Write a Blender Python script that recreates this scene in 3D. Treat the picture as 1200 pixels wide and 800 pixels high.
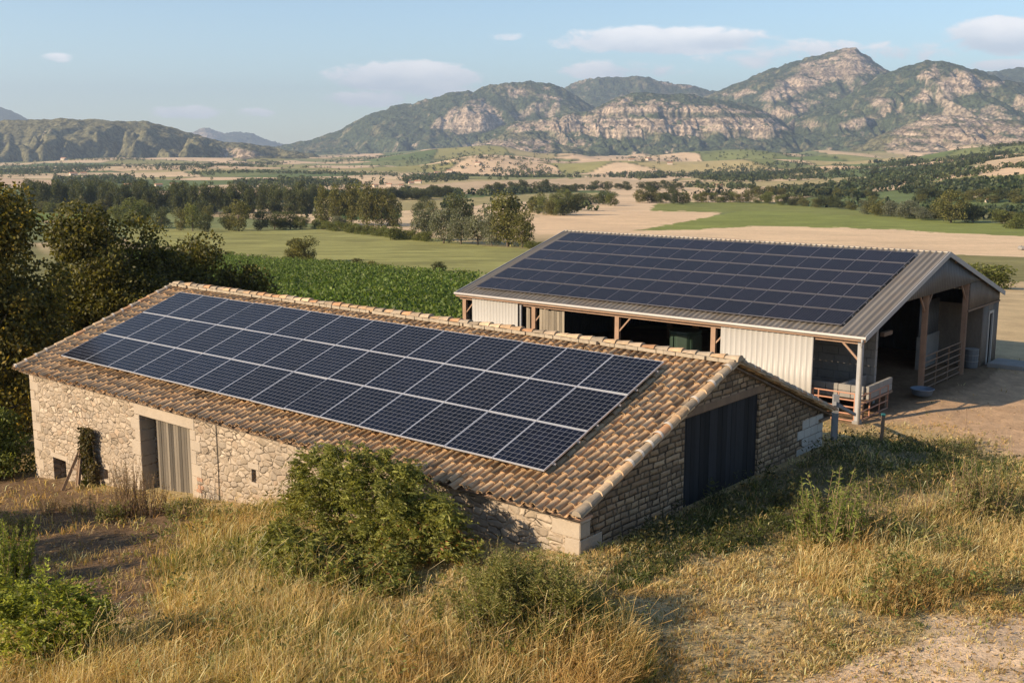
import bpy, math, random
import numpy as np
def R(d):
    return d * math.pi / 180


PI = math.pi
random.seed(7)
rng = np.random.default_rng(11)
for o in list(bpy.data.objects):
    bpy.data.objects.remove(o)
scene = bpy.context.scene
COL = scene.collection

# ------------------------------------------------------------------ camera, sky, sun, exposure
ZC = 10.0
PITCH = R(9.815)
F = 1287.0                                  # focal length in pixels of a 1200 px wide picture
cam = bpy.data.cameras.new('camera')
cam.sensor_width = 36.0
cam.lens = 36.0 * F / 1200.0
cam.clip_start = 0.1
cam.clip_end = 60000
camo = bpy.data.objects.new('camera', cam)
COL.objects.link(camo)
camo.location = (0, 0, ZC)
camo.rotation_euler = (PI / 2 - PITCH, 0, 0)
scene.camera = camo

SUN_EL = R(24)
SUN_TO = np.array([-0.893, -0.45])          # horizontal direction towards the sun
SUN_TO = SUN_TO / np.linalg.norm(SUN_TO)
sun = bpy.data.lights.new('sun', 'SUN')
sun.energy = 5.0
sun.angle = R(0.53)
sun.color = (1.0, 0.80, 0.57)
suno = bpy.data.objects.new('sun', sun)
COL.objects.link(suno)
from mathutils import Vector, Matrix
sdir = Vector((SUN_TO[0] * math.cos(SUN_EL), SUN_TO[1] * math.cos(SUN_EL), math.sin(SUN_EL)))
suno.rotation_euler = sdir.to_track_quat('Z', 'Y').to_euler()

world = bpy.data.worlds.new('World')
scene.world = world
world.use_nodes = True
scene.view_settings.view_transform = 'Standard'
scene.view_settings.look = 'None'
scene.view_settings.gamma = 1
scene.view_settings.exposure = 0.86
scene.render.engine = 'CYCLES'
scene.cycles.volume_bounces = 0
scene.cycles.max_bounces = 6
scene.cycles.diffuse_bounces = 3
scene.cycles.glossy_bounces = 3
scene.cycles.transparent_max_bounces = 8
scene.cycles.use_denoising = True


# ------------------------------------------------------------------ pixel <-> world
def ray(px, py):
    """direction (per unit of Y) of the ray through a photo pixel; works on arrays"""
    px = np.asarray(px, float); py = np.asarray(py, float)
    a = (px - 600) / F; b = (400 - py) / F
    c, s = math.cos(PITCH), math.sin(PITCH)
    y = c + b * s
    z = -s + b * c
    return a / y, z / y


def project(x, y, z):
    c, s = math.cos(PITCH), math.sin(PITCH)
    zz = z - ZC
    d = y * c - zz * s
    u = zz * c + y * s
    d = np.where(d > 0.1, d, 0.1)
    return 600 + F * x / d, 400 - F * u / d


# ------------------------------------------------------------------ noise
def _hash(ix, iy, seed):
    h = (ix.astype(np.int64) * 374761393 + iy.astype(np.int64) * 668265263 + seed * 974634777) & 0x7fffffff
    h = ((h ^ (h >> 13)) * 1274126177) & 0x7fffffff
    h = h ^ (h >> 16)
    return (h & 0xffffff) / float(0xffffff)


def vnoise(x, y, seed=0):
    x = np.asarray(x, float); y = np.asarray(y, float)
    ix = np.floor(x); iy = np.floor(y)
    fx = x - ix; fy = y - iy
    fx = fx * fx * fx * (fx * (fx * 6 - 15) + 10); fy = fy * fy * fy * (fy * (fy * 6 - 15) + 10)
    a = _hash(ix, iy, seed); b = _hash(ix + 1, iy, seed)
    c = _hash(ix, iy + 1, seed); d = _hash(ix + 1, iy + 1, seed)
    return a + (b - a) * fx + (c - a) * fy + (a - b - c + d) * fx * fy


def fbm(x, y, seed=0, oct=4, gain=0.5):
    t = 0; a = 1; n = 0
    for i in range(oct):
        t = t + a * vnoise(x, y, seed + i * 17); n += a
        a *= gain; x = x * 2.03 + 5.1; y = y * 2.03 + 3.7
    return t / n


def sstep(a, b, x):
    t = np.clip((x - a) / (b - a), 0, 1)
    return t * t * (3 - 2 * t)


def inpoly(px, py, poly):
    px = np.asarray(px); py = np.asarray(py)
    ins = np.zeros(px.shape, bool)
    n = len(poly)
    for i in range(n):
        x0, y0 = poly[i]; x1, y1 = poly[(i + 1) % n]
        if y0 == y1:
            continue
        c = ((y0 > py) != (y1 > py)) & (px < (x1 - x0) * (py - y0) / (y1 - y0) + x0)
        ins ^= c
    return ins


# ------------------------------------------------------------------ barns' frames (from the camera fit)
TH1, TH2 = R(40.40), R(39.60)
B1 = dict(o=(1.384, 21.701), L=24.49, W1=6.42, W2=5.84, R=2.30, ze=2.6, th=TH1, u0=1.54, u1=22.775, v0=.128, v1=.875)
B2 = dict(o=(15.243, 46.625), L=23.91, W1=10.26, W2=9.87, R=2.92, ze=2.1, th=TH2, u0=1.395, u1=22.987, v0=.062, v1=.944)


def to_local(b, x, y):
    c, s = math.cos(b['th']), math.sin(b['th'])
    dx = x - b['o'][0]; dy = y - b['o'][1]
    return dx * c - dy * s, dx * s + dy * c      # local X along the long side (negative = left), Y inwards


def to_world(b, lx, ly):
    c, s = math.cos(b['th']), math.sin(b['th'])
    return b['o'][0] + lx * c + ly * s, b['o'][1] - lx * s + ly * c


def on_front(b, px, py, yw):
    """local x and z of the pixel on the vertical plane local Y = yw"""
    u, v = ray(px, py)
    c, s = math.cos(b['th']), math.sin(b['th'])
    # point = (u*t, t, v*t): local Y = (u t - ox) s + (t - oy) c
    t = (yw + b['o'][0] * s + b['o'][1] * c) / (u * s + c)
    lx, ly = to_local(b, u * t, t)
    return float(lx), float(v * t + ZC)


def on_gable(b, px, py, xw):
    u, v = ray(px, py)
    c, s = math.cos(b['th']), math.sin(b['th'])
    t = (xw + b['o'][0] * c - b['o'][1] * s) / (u * c - s)
    lx, ly = to_local(b, u * t, t)
    return float(ly), float(v * t + ZC)


# ------------------------------------------------------------------ terrain height
_pr = np.array([0, 50, 70, 90, 120, 200, 300, 450, 700, 1200, 2000, 3000, 4000, 5500, 9000, 14000, 60000.])
_pz = np.array([-11.8, -11.8, -11.8, -12.6, -14.5, -20.5, -25, -30, -35, -40, -44, -42, -33, -20, -20, -20, -20.])


def H(x, y):
    x = np.asarray(x, float); y = np.asarray(y, float)
    lx, q = to_local(B1, x, y)
    s = -lx
    near = -8.35 - 0.104 * np.maximum(s, 0) - .0009 * np.clip(s, 0, 40) ** 2
    near = near - 0.10 * np.maximum(-s - 1, 0) * sstep(1, 10, q)
    near = near + 0.10 * np.maximum(-s - 6, 0) * (1 - sstep(-2, 5, q)) * 0.35
    near = np.maximum(near, -11.95)
    t = sstep(11.5, 27, q)
    near = near * (1 - t) + (-11.8) * t
    r = np.sqrt(x * x + y * y)
    # the air below the camera: the ground keeps falling behind it
    far = np.interp(r, _pr, _pz)
    k = sstep(46, 80, r)
    z = near * (1 - k) + far * k
    az = np.degrees(np.arctan2(x, y))
    # rolling hill on the right, low rise in the middle distance
    bump = 41 * np.exp(-((az - 29) / 8.5) ** 2) * sstep(520, 1500, r) * (1 - sstep(2200, 4200, r))
    z = z + bump
    z = z + (vnoise(x / 420, y / 420, 5) - .5) * 16 * sstep(900, 2600, r)
    z = z + np.maximum(fbm(x / 620, y / 520, 9, 3) - .44, 0) * (20 + 135 * sstep(-9, -2, az)) * sstep(1300, 2800, r) * (1 - sstep(4600, 6500, r))
    z = z + (vnoise(x / 90, y / 90, 6) - .5) * 2.2 * sstep(260, 900, r)
    z = z + (fbm(x / 3.1, y / 3.1, 3, 3) - .5) * .34 * (1 - sstep(40, 70, r)) * np.where((q > -.6) & (q < 13) & (s > -.6) & (s < 25), .25, 1)
    return z + ZC


def at(px, py):
    """the point where the ray through a photo pixel meets the terrain"""
    u, v = ray(px, py)
    u = float(u); v = float(v)
    ts = np.exp(np.linspace(math.log(6), math.log(9000), 1400))
    hz = H(u * ts, ts) - (v * ts + ZC)
    i = int(np.argmax(hz > 0))
    if not (hz > 0).any():
        i = len(ts) - 1
    a, b = ts[max(i - 1, 0)], ts[i]
    for _ in range(30):
        m = .5 * (a + b)
        if float(H(u * m, m)) > v * m + ZC:
            b = m
        else:
            a = m
    return u * b, b, float(H(u * b, b))


# ------------------------------------------------------------------ mesh helpers
def link(o, parent=None):
    COL.objects.link(o)
    if parent is not None:
        o.parent = parent
    return o


def np_mesh(name, V, Q, mats, parent=None, col=None, mi=None, smooth=False, uv=None, tris=None):
    V = np.asarray(V, np.float32); Q = np.asarray(Q, np.int32).reshape(-1, 4)
    T = np.zeros((0, 3), np.int32) if tris is None else np.asarray(tris, np.int32)
    me = bpy.data.meshes.new(name)
    me.vertices.add(len(V)); me.vertices.foreach_set('co', V.ravel())
    nl = Q.size + T.size
    me.loops.add(nl)
    me.loops.foreach_set('vertex_index', np.concatenate([Q.ravel(), T.ravel()]).astype(np.int32))
    me.polygons.add(len(Q) + len(T))
    st = np.concatenate([np.arange(len(Q)) * 4, Q.size + np.arange(len(T)) * 3]).astype(np.int32)
    me.polygons.foreach_set('loop_start', st)
    if mi is not None:
        me.polygons.foreach_set('material_index', np.asarray(mi, np.int32))
    if smooth:
        me.polygons.foreach_set('use_smooth', np.ones(len(Q) + len(T), bool))
    me.update(calc_edges=True)
    if col is not None:
        ca = me.color_attributes.new('Col', 'FLOAT_COLOR', 'POINT')
        c = np.ones((len(V), 4), np.float32); c[:, :3] = col
        ca.data.foreach_set('color', c.ravel())
    if uv is not None:
        l = me.uv_layers.new(name='UVMap')
        l.data.foreach_set('uv', np.asarray(uv, np.float32).ravel())
    for m in (mats if isinstance(mats, (list, tuple)) else [mats]):
        me.materials.append(m)
    o = bpy.data.objects.new(name, me)
    return link(o, parent)


class MB:
    """collects boxes, tubes and faces and links them as one mesh object"""
    def __init__(self):
        self.v = []; self.f = []; self.m = []; self.c = []; self.cur = 0; self.curcol = (1, 1, 1)

    def add(self, vs, fs):
        n = len(self.v)
        self.v += [tuple(map(float, p)) for p in vs]
        self.c += [self.curcol] * len(vs)
        for f in fs:
            self.f.append([n + i for i in f]); self.m.append(self.cur)

    def box(self, a, b, M=None):
        x0, y0, z0 = a; x1, y1, z1 = b
        vs = [(x0, y0, z0), (x1, y0, z0), (x1, y1, z0), (x0, y1, z0), (x0, y0, z1), (x1, y0, z1), (x1, y1, z1), (x0, y1, z1)]
        if M is not None:
            vs = [tuple(M @ Vector(p)) for p in vs]
        self.add(vs, [(0, 3, 2, 1), (4, 5, 6, 7), (0, 1, 5, 4), (1, 2, 6, 5), (2, 3, 7, 6), (3, 0, 4, 7)])

    def beam(self, p, q, w, h):
        """a bar of rectangular section from p to q; h is the size nearer to vertical"""
        p = Vector(p); q = Vector(q); d = (q - p).normalized()
        up = Vector((0, 0, 1)) if abs(d.z) < .95 else Vector((0, 1, 0))
        s = d.cross(up).normalized(); u = s.cross(d).normalized()
        vs = []
        for c in (p, q):
            for a, b in ((-1, -1), (1, -1), (1, 1), (-1, 1)):
                vs.append(c + s * (a * w / 2) + u * (b * h / 2))
        self.add(vs, [(0, 3, 2, 1), (4, 5, 6, 7), (0, 1, 5, 4), (1, 2, 6, 5), (2, 3, 7, 6), (3, 0, 4, 7)])

    def tube(self, pts, rs, n=8, caps=True):
        pts = [Vector(p) for p in pts]
        if not hasattr(rs, '__len__'):
            rs = [rs] * len(pts)
        base = len(self.v); vs = []; fs = []
        for i, p in enumerate(pts):
            d = (pts[min(i + 1, len(pts) - 1)] - pts[max(i - 1, 0)]).normalized()
            up = Vector((0, 0, 1)) if abs(d.z) < .9 else Vector((1, 0, 0))
            s = d.cross(up).normalized(); u = s.cross(d).normalized()
            for k in range(n):
                a = 2 * PI * k / n
                vs.append(p + (s * math.cos(a) + u * math.sin(a)) * rs[i])
        for i in range(len(pts) - 1):
            for k in range(n):
                k2 = (k + 1) % n
                fs.append((i * n + k, i * n + k2, (i + 1) * n + k2, (i + 1) * n + k))
        if caps:
            fs.append(tuple(range(n - 1, -1, -1))); fs.append(tuple((len(pts) - 1) * n + k for k in range(n)))
        self.add(vs, fs)

    def build(self, name, mats, parent=None, smooth=False, bevel=0):
        me = bpy.data.meshes.new(name)
        me.from_pydata(self.v, [], self.f)
        me.polygons.foreach_set('material_index', np.asarray(self.m, np.int32))
        if smooth:
            me.polygons.foreach_set('use_smooth', np.ones(len(self.f), bool))
        ca = me.color_attributes.new('Col', 'FLOAT_COLOR', 'POINT')
        c = np.ones((len(self.v), 4), np.float32); c[:, :3] = np.asarray(self.c)
        ca.data.foreach_set('color', c.ravel())
        me.update()
        for m in (mats if isinstance(mats, (list, tuple)) else [mats]):
            me.materials.append(m)
        o = link(bpy.data.objects.new(name, me), parent)
        if bevel:
            bm = o.modifiers.new('bevel', 'BEVEL'); bm.width = bevel; bm.segments = 1; bm.limit_method = 'ANGLE'
        return o


def tag(o, label=None, cat=None, group=None, kind=None):
    if label: o['label'] = label
    if cat: o['category'] = cat
    if group: o['group'] = group
    if kind: o['kind'] = kind
    return o


def empty(name, loc=(0, 0, 0), rz=0, label=None, cat=None, group=None):
    o = bpy.data.objects.new(name, None)
    o.empty_display_size = .3
    o.location = loc; o.rotation_euler = (0, 0, rz)
    link(o)
    return tag(o, label, cat, group)


# ------------------------------------------------------------------ material helpers
class NT:
    def __init__(self, name, tree=None):
        if tree is None:
            self.mat = bpy.data.materials.new(name); self.mat.use_nodes = True
            self.t = self.mat.node_tree
        else:
            self.t = tree
        self.t.nodes.clear()

    def n(self, typ, props=None, **inp):
        nd = self.t.nodes.new(typ)
        for k, v in (props or {}).items():
            setattr(nd, k, v)
        for k, v in inp.items():
            k = k.replace('_', ' ') if k not in nd.inputs else k
            self.set(nd, k, v)
        return nd

    def set(self, nd, k, v):
        s = nd.inputs[k]
        if isinstance(v, bpy.types.NodeSocket):
            self.t.links.new(v, s)
        elif isinstance(v, bpy.types.Node):
            self.t.links.new(v.outputs[0], s)
        else:
            if hasattr(s, 'default_value'):
                if hasattr(s.default_value, '__len__') and len(s.default_value) == 4 and hasattr(v, '__len__') and len(v) == 3:
                    v = (*v, 1)
                s.default_value = v

    def math(self, op, a, b=None, c=None, clamp=False):
        nd = self.t.nodes.new('ShaderNodeMath'); nd.operation = op; nd.use_clamp = clamp
        for i, v in enumerate((a, b, c)):
            if v is not None:
                self.set(nd, i, v)
        return nd.outputs[0]

    def mix(self, fac, a, b, blend='MIX'):
        nd = self.t.nodes.new('ShaderNodeMix'); nd.data_type = 'RGBA'; nd.blend_type = blend
        self.set(nd, 0, fac); self.set(nd, 6, a); self.set(nd, 7, b)
        return nd.outputs[2]

    def ramp(self, fac, stops, interp='LINEAR'):
        nd = self.t.nodes.new('ShaderNodeValToRGB'); cr = nd.color_ramp; cr.interpolation = interp
        while len(cr.elements) < len(stops):
            cr.elements.new(.5)
        for e, (p, c) in zip(cr.elements, stops):
            e.position = p
            e.color = (c, c, c, 1) if not hasattr(c, '__len__') else (*c, 1)
        self.set(nd, 0, fac)
        return nd.outputs[0]

    def noise(self, vec, scale, detail=3, rough=.55, dist=0):
        nd = self.n('ShaderNodeTexNoise', None, Scale=scale, Detail=detail, Roughness=rough, Distortion=dist)
        if vec is not None: self.set(nd, 'Vector', vec)
        return nd.outputs[0]

    def obj(self):
        return self.n('ShaderNodeTexCoord').outputs['Object']

    def scale(self, vec, s):
        nd = self.n('ShaderNodeVectorMath', {'operation': 'MULTIPLY'}); self.set(nd, 0, vec); self.set(nd, 1, s)
        return nd.outputs[0]

    def bump(self, h, strength=.5, dist=.02):
        return self.n('ShaderNodeBump', None, Strength=strength, Distance=dist, Height=h).outputs[0]

    def out(self, sh):
        o = self.n('ShaderNodeOutputMaterial'); self.set(o, 'Surface', sh)
        return self.mat

    def bsdf(self, **k):
        return self.n('ShaderNodeBsdfPrincipled', None, **k).outputs[0]


def simple(name, colr, rough=.8, var=.35, scale=2.0, metal=0, bump=0, spec=.5, stretch=(1, 1, 1), attr=False):
    """a base colour broken up by two scales of noise"""
    t = NT(name)
    v = t.scale(t.obj(), stretch)
    n1 = t.noise(v, scale, 4); n2 = t.noise(v, scale * 9, 3)
    f = t.math('MULTIPLY_ADD', t.math('SUBTRACT', n1, .5), 2 * var, 1)
    f = t.math('MULTIPLY_ADD', t.math('SUBTRACT', n2, .5), var, f)
    base = colr
    if attr:
        base = t.mix(1, t.n('ShaderNodeVertexColor', {'layer_name': 'Col'}).outputs[0], (*colr, 1), 'MULTIPLY')
    c = t.n('ShaderNodeVectorMath', {'operation': 'SCALE'})
    t.set(c, 0, base if not isinstance(base, tuple) else base[:3]); t.set(c, 'Scale', f)
    k = dict(Base_Color=c.outputs[0], Roughness=rough, Metallic=metal)
    b = t.n('ShaderNodeBsdfPrincipled', None)
    t.set(b, 'Base Color', c.outputs[0]); t.set(b, 'Roughness', rough); t.set(b, 'Metallic', metal)
    t.set(b, 'Specular IOR Level', spec)
    if bump:
        t.set(b, 'Normal', t.bump(n2, bump, .02))
    return t.out(b.outputs[0])


def leaf_mat(name, trans=.3, rough=.55, spec=.3):
    t = NT(name)
    c = t.n('ShaderNodeVertexColor', {'layer_name': 'Col'}).outputs[0]
    b = t.n('ShaderNodeBsdfPrincipled'); t.set(b, 'Base Color', c); t.set(b, 'Roughness', rough); t.set(b, 'Specular IOR Level', spec)
    tr = t.n('ShaderNodeBsdfTranslucent'); t.set(tr, 'Color', t.mix(1, c, (1.25, 1.2, .6, 1), 'MULTIPLY'))
    m = t.n('ShaderNodeMixShader'); t.set(m, 0, trans); t.set(m, 1, b.outputs[0]); t.set(m, 2, tr.outputs[0])
    return t.out(m.outputs[0])


M = {}
M['leaf'] = leaf_mat('leaf', .42)
M['grass'] = leaf_mat('grass_blade', .40, .7, .15)
M['bark'] = simple('bark', (.11, .085, .06), .9, .5, 6, bump=.6, stretch=(1, 1, .25))


def stone_mat(name, sc, hues, mortar, mw, coursed=False, dark_gap=.5):
    t = NT(name)
    o = t.obj()
    wob = t.n('ShaderNodeTexNoise', None, Scale=2.3, Detail=3); t.set(wob, 'Vector', o)
    off = t.n('ShaderNodeVectorMath', {'operation': 'MULTIPLY_ADD'})
    t.set(off, 0, wob.outputs['Color']); t.set(off, 1, (.22, .22, .05) if coursed else (.22, .22, .12)); t.set(off, 2, o)
    if coursed:
        # courses of uneven stones: row by row, each stone with its own length and tone
        sp = t.n('ShaderNodeSeparateXYZ'); t.set(sp, 0, off.outputs[0])
        a = t.math('ADD', sp.outputs[0], sp.outputs[1])
        zz = t.math('MULTIPLY', sp.outputs[2], sc[2])
        zz = t.math('ADD', zz, t.math('MULTIPLY', t.math('SUBTRACT', t.noise(o, .5, 2), .5), .7))
        row = t.math('FLOOR', zz)
        wn = t.n('ShaderNodeTexWhiteNoise', {'noise_dimensions': '1D'}); t.set(wn, 'W', row)
        rz = t.n('ShaderNodeSeparateColor'); t.set(rz, 0, wn.outputs['Color'])
        xs = t.math('MULTIPLY', a, t.math('MULTIPLY', t.math('MULTIPLY_ADD', rz.outputs[0], .9, .6), sc[0]))
        xs = t.math('ADD', xs, t.math('MULTIPLY', rz.outputs[1], 7.3))
        v = t.n('ShaderNodeCombineXYZ'); t.set(v, 0, xs); t.set(v, 1, t.math('MULTIPLY', row, 3.7))
        vo = t.n('ShaderNodeTexVoronoi', {'feature': 'F1', 'voronoi_dimensions': '1D'}, Scale=1.0, Randomness=.85)
        ve0 = t.n('ShaderNodeTexVoronoi', {'feature': 'DISTANCE_TO_EDGE', 'voronoi_dimensions': '1D'}, Scale=1.0, Randomness=.85)
        w_ = t.math('ADD', xs, t.math('MULTIPLY', row, 13.7))
        t.set(vo, 'W', w_); t.set(ve0, 'W', w_)
        fz = t.math('FRACT', zz)
        ez = t.math('MULTIPLY', t.math('MINIMUM', fz, t.math('SUBTRACT', 1, fz)), .55)
        ve = None; edge_c = t.math('MINIMUM', ez, t.math('MULTIPLY', ve0.outputs['Distance'], .8))
    else:
        vec = t.scale(off.outputs[0], sc)
        vo = t.n('ShaderNodeTexVoronoi', {'feature': 'F1'}, Scale=1.0, Randomness=.95)
        ve = t.n('ShaderNodeTexVoronoi', {'feature': 'DISTANCE_TO_EDGE'}, Scale=1.0, Randomness=.95)
    if not coursed:
        t.set(vo, 'Vector', vec); t.set(ve, 'Vector', vec)
    cellr = t.n('ShaderNodeSeparateColor'); t.set(cellr, 0, vo.outputs['Color'])
    stone = t.ramp(cellr.outputs[0], [(i / (len(hues) - 1), h) for i, h in enumerate(hues)])
    br = t.math('MULTIPLY_ADD', cellr.outputs[1], .5, .75)
    n1 = t.noise(o, 9, 5, .65); n2 = t.noise(o, .45, 3)
    br = t.math('MULTIPLY', br, t.math('MULTIPLY_ADD', n1, .7, .65))
    br = t.math('MULTIPLY', br, t.math('MULTIPLY_ADD', n2, .7, .65))
    sc_ = t.n('ShaderNodeVectorMath', {'operation': 'SCALE'}); t.set(sc_, 0, stone); t.set(sc_, 'Scale', br)
    edge = edge_c if coursed else ve.outputs['Distance']
    en = t.math('MULTIPLY_ADD', t.math('SUBTRACT', n1, .5), mw * 1.6, edge)
    mfac = t.n('ShaderNodeMapRange'); t.set(mfac, 0, en); t.set(mfac, 1, mw * .5); t.set(mfac, 2, mw); t.set(mfac, 3, 1); t.set(mfac, 4, 0)
    mo = t.n('ShaderNodeVectorMath', {'operation': 'SCALE'}); t.set(mo, 0, mortar); t.set(mo, 'Scale', t.math('MULTIPLY_ADD', n1, .8, .6))
    col = t.mix(mfac.outputs[0], sc_.outputs[0], mo.outputs[0])
    # open joints where the mortar has fallen out
    gn = t.noise(o, 3.1, 4, .7)
    gap = t.math('MULTIPLY', t.ramp(gn, [(.52, 0), (.60, 1)]), t.ramp(en, [(0, 1), (mw * .55, 0)]))
    col = t.mix(t.math('MULTIPLY', gap, dark_gap), col, (.035, .026, .02, 1))
    h = t.math('MINIMUM', edge, mw * 2.2)
    h = t.math('MULTIPLY_ADD', n1, .06, t.math('MULTIPLY', h, 1.0))
    h = t.math('SUBTRACT', h, t.math('MULTIPLY', gap, .25))
    b = t.n('ShaderNodeBsdfPrincipled'); t.set(b, 'Base Color', col); t.set(b, 'Roughness', .9); t.set(b, 'Specular IOR Level', .2)
    t.set(b, 'Normal', t.bump(h, 1.0, .16))
    return t.out(b.outputs[0])


M['stone_front'] = stone_mat('pale_rubble_stone', (3.5, 3.5, 6.2), [(.30, .24, .17), (.36, .29, .215), (.32, .265, .205), (.39, .32, .24), (.32, .235, .16)],
                             (.34, .27, .195), .085, dark_gap=.85)
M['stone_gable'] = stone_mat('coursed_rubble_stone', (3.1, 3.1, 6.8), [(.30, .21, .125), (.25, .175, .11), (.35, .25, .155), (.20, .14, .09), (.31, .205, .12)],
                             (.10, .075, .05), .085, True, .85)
M['ashlar'] = simple('dressed_limestone', (.37, .305, .23), .85, .22, 1.6, bump=.5)
M['terracotta'] = simple('terracotta_fascia', (.52, .30, .18), .85, .3, 2.5, bump=.3)
M['fascia_line'] = simple('pale_mortar', (.50, .42, .33), .9, .3, 3, bump=.3)
M['concrete'] = simple('concrete', (.25, .235, .21), .9, .3, 1.5, bump=.3)
M['block'] = simple('pale_concrete_block', (.42, .39, .34), .9, .25, 2.0, bump=.3)
M['black_wood'] = simple('black_stained_boards', (.020, .020, .022), .8, .5, 3, bump=.4, stretch=(1, 1, .12), spec=.25, attr=True)
M['grey_wood'] = simple('weathered_grey_boards', (.16, .135, .105), .9, .55, 4.5, bump=.5, stretch=(1, 1, .07), attr=True)
M['brown_wood'] = simple('brown_timber', (.20, .13, .08), .85, .4, 4, bump=.4, stretch=(1, 1, .2))
M['steel_rust'] = simple('red_primer_steel', (.30, .19, .125), .6, .3, 2.2, spec=.4)
M['gate_steel'] = simple('rusty_gate_tube', (.40, .19, .11), .6, .35, 3)
M['white_clad'] = simple('white_sheet_cladding', (.36, .345, .315), .5, .10, .8, stretch=(1, 1, .3))
M['grey_clad'] = simple('weathered_grey_sheet', (.11, .115, .118), .6, .35, 1.6, stretch=(1, 1, .15))
M['rust_clad'] = simple('rust_stained_sheet', (.15, .12, .09), .75, .5, 1.3, stretch=(1, 1, .3))
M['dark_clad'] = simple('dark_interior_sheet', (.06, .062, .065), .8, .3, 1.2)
M['gutter'] = simple('pale_gutter', (.36, .33, .30), .45, .12, 1.2)
M['galv'] = simple('galvanised_pipe', (.33, .33, .33), .5, .15, 2)
M['frame'] = simple('aluminium_frame', (.62, .63, .66), .35, .1, 1, metal=.5)
M['black'] = simple('matte_black', (.012, .012, .013), .8, .2, 2)
M['green_plastic'] = simple('green_plastic', (.022, .045, .030), .5, .2, 1.5)
M['rail'] = simple('grey_rail_timber', (.20, .20, .20), .85, .35, 3)
M['teal'] = simple('teal_paint', (.02, .12, .12), .5, .2, 3)
M['brick'] = simple('orange_brick', (.36, .21, .13), .9, .3, 4)
M['house_wall'] = simple('pale_render', (.52, .44, .35), .9, .1, .3)
M['house_roof'] = simple('clay_roof', (.38, .20, .12), .9, .2, .3)
M['rope'] = simple('dark_cable', (.05, .045, .04), .8, .1, 2)
M['blue_plastic'] = simple('pale_blue_plastic', (.16, .20, .25), .5, .1, 2)

# metal roof: grey sheets, streaked down the slope
t = NT('grey_metal_roof')
o_ = t.obj()
n1 = t.noise(t.scale(o_, (2.2, .12, .12)), 1.0, 4, .6); n2 = t.noise(o_, .5, 4)
c1 = t.ramp(n1, [(.25, (.14, .12, .095)), (.55, (.24, .215, .18)), (.85, (.30, .27, .23))])
c2 = t.mix(t.math('MULTIPLY', t.ramp(n2, [(.5, 0), (.75, 1)]), .4), c1, (.25, .19, .13, 1))
b = t.n('ShaderNodeBsdfPrincipled'); t.set(b, 'Base Color', c2); t.set(b, 'Roughness', .5); t.set(b, 'Metallic', .25)
M['metal_roof'] = t.out(b.outputs[0])

# clay tiles
t = NT('clay_tiles')
c = t.n('ShaderNodeVertexColor', {'layer_name': 'Col'}).outputs[0]
o_ = t.obj()
n1 = t.noise(o_, 14, 4, .7); n2 = t.noise(o_, 1.1, 4)
li = t.math('MULTIPLY', t.ramp(n1, [(.5, 0), (.66, 1)]), t.ramp(n2, [(.4, .1), (.65, .8)]))
col = t.mix(t.math('MULTIPLY', li, .7), c, (.30, .26, .20, 1))
f = t.math('MULTIPLY_ADD', t.noise(o_, 5, 3), .8, .6)
sc_ = t.n('ShaderNodeVectorMath', {'operation': 'SCALE'}); t.set(sc_, 0, col); t.set(sc_, 'Scale', f)
b = t.n('ShaderNodeBsdfPrincipled'); t.set(b, 'Base Color', sc_.outputs[0]); t.set(b, 'Roughness', .9); t.set(b, 'Specular IOR Level', .2)
t.set(b, 'Normal', t.bump(n1, .5, .02))
M['tile'] = t.out(b.outputs[0])


def panel_mat(name, nu, nv, lw, line, lstr, cells):
    """photovoltaic glass: dark cells in a grid of pale conductors, laid out on the panel's own UVs"""
    t = NT(name)
    uv = t.n('ShaderNodeTexCoord').outputs['UV']
    sp = t.n('ShaderNodeSeparateXYZ'); t.set(sp, 0, uv)
    def lines(c, n, w):
        x = t.math('FRACT', t.math('MULTIPLY', c, n))
        d = t.math('MINIMUM', x, t.math('SUBTRACT', 1, x))
        return t.math('LESS_THAN', d, w * n / 2)
    l = t.math('MAXIMUM', lines(sp.outputs[0], nu, lw[0]), lines(sp.outputs[1], nv, lw[1]))
    oi = t.n('ShaderNodeObjectInfo').outputs['Random']
    base = t.mix(oi, (*cells[0], 1), (*cells[1], 1))
    cv = t.n('ShaderNodeTexWhiteNoise', {'noise_dimensions': '2D'})
    fl = t.n('ShaderNodeVectorMath', {'operation': 'FLOOR'}); t.set(fl, 0, t.scale(uv, (nu, nv, 1)))
    t.set(cv, 0, fl.outputs[0])
    bs = t.n('ShaderNodeVectorMath', {'operation': 'SCALE'}); t.set(bs, 0, base); t.set(bs, 'Scale', t.math('MULTIPLY_ADD', cv.outputs[0], .7, .65))
    dust = t.noise(t.obj(), 1.1, 4, .6)
    col = t.mix(t.math('MULTIPLY', l, lstr), bs.outputs[0], (*line, 1))
    col = t.mix(t.math('MULTIPLY', t.ramp(dust, [(.35, 0), (.8, 1)]), .015), col, (.35, .3, .24, 1))
    b = t.n('ShaderNodeBsdfPrincipled'); t.set(b, 'Base Color', col); t.set(b, 'Roughness', t.math('MULTIPLY_ADD', dust, .16, .10)); t.set(b, 'IOR', 1.24)
    t.set(b, 'Normal', t.bump(t.noise(t.obj(), 1.6, 3, .6), .12, .02))
    return t.out(b.outputs[0])


M['panel_near'] = panel_mat('solar_glass', 9, 10, (.0075, .0075), (.30, .31, .34), .46, ((.003, .0035, .007), (.005, .007, .015)))
M['panel_far'] = panel_mat('solar_glass_dark', 9, 10, (.008, .008), (.12, .115, .12), .6, ((.005, .005, .008), (.009, .008, .013)))
M['frame_dark'] = simple('dark_anodised_frame', (.15, .145, .16), .4, .1, 1, metal=.3)

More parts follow.
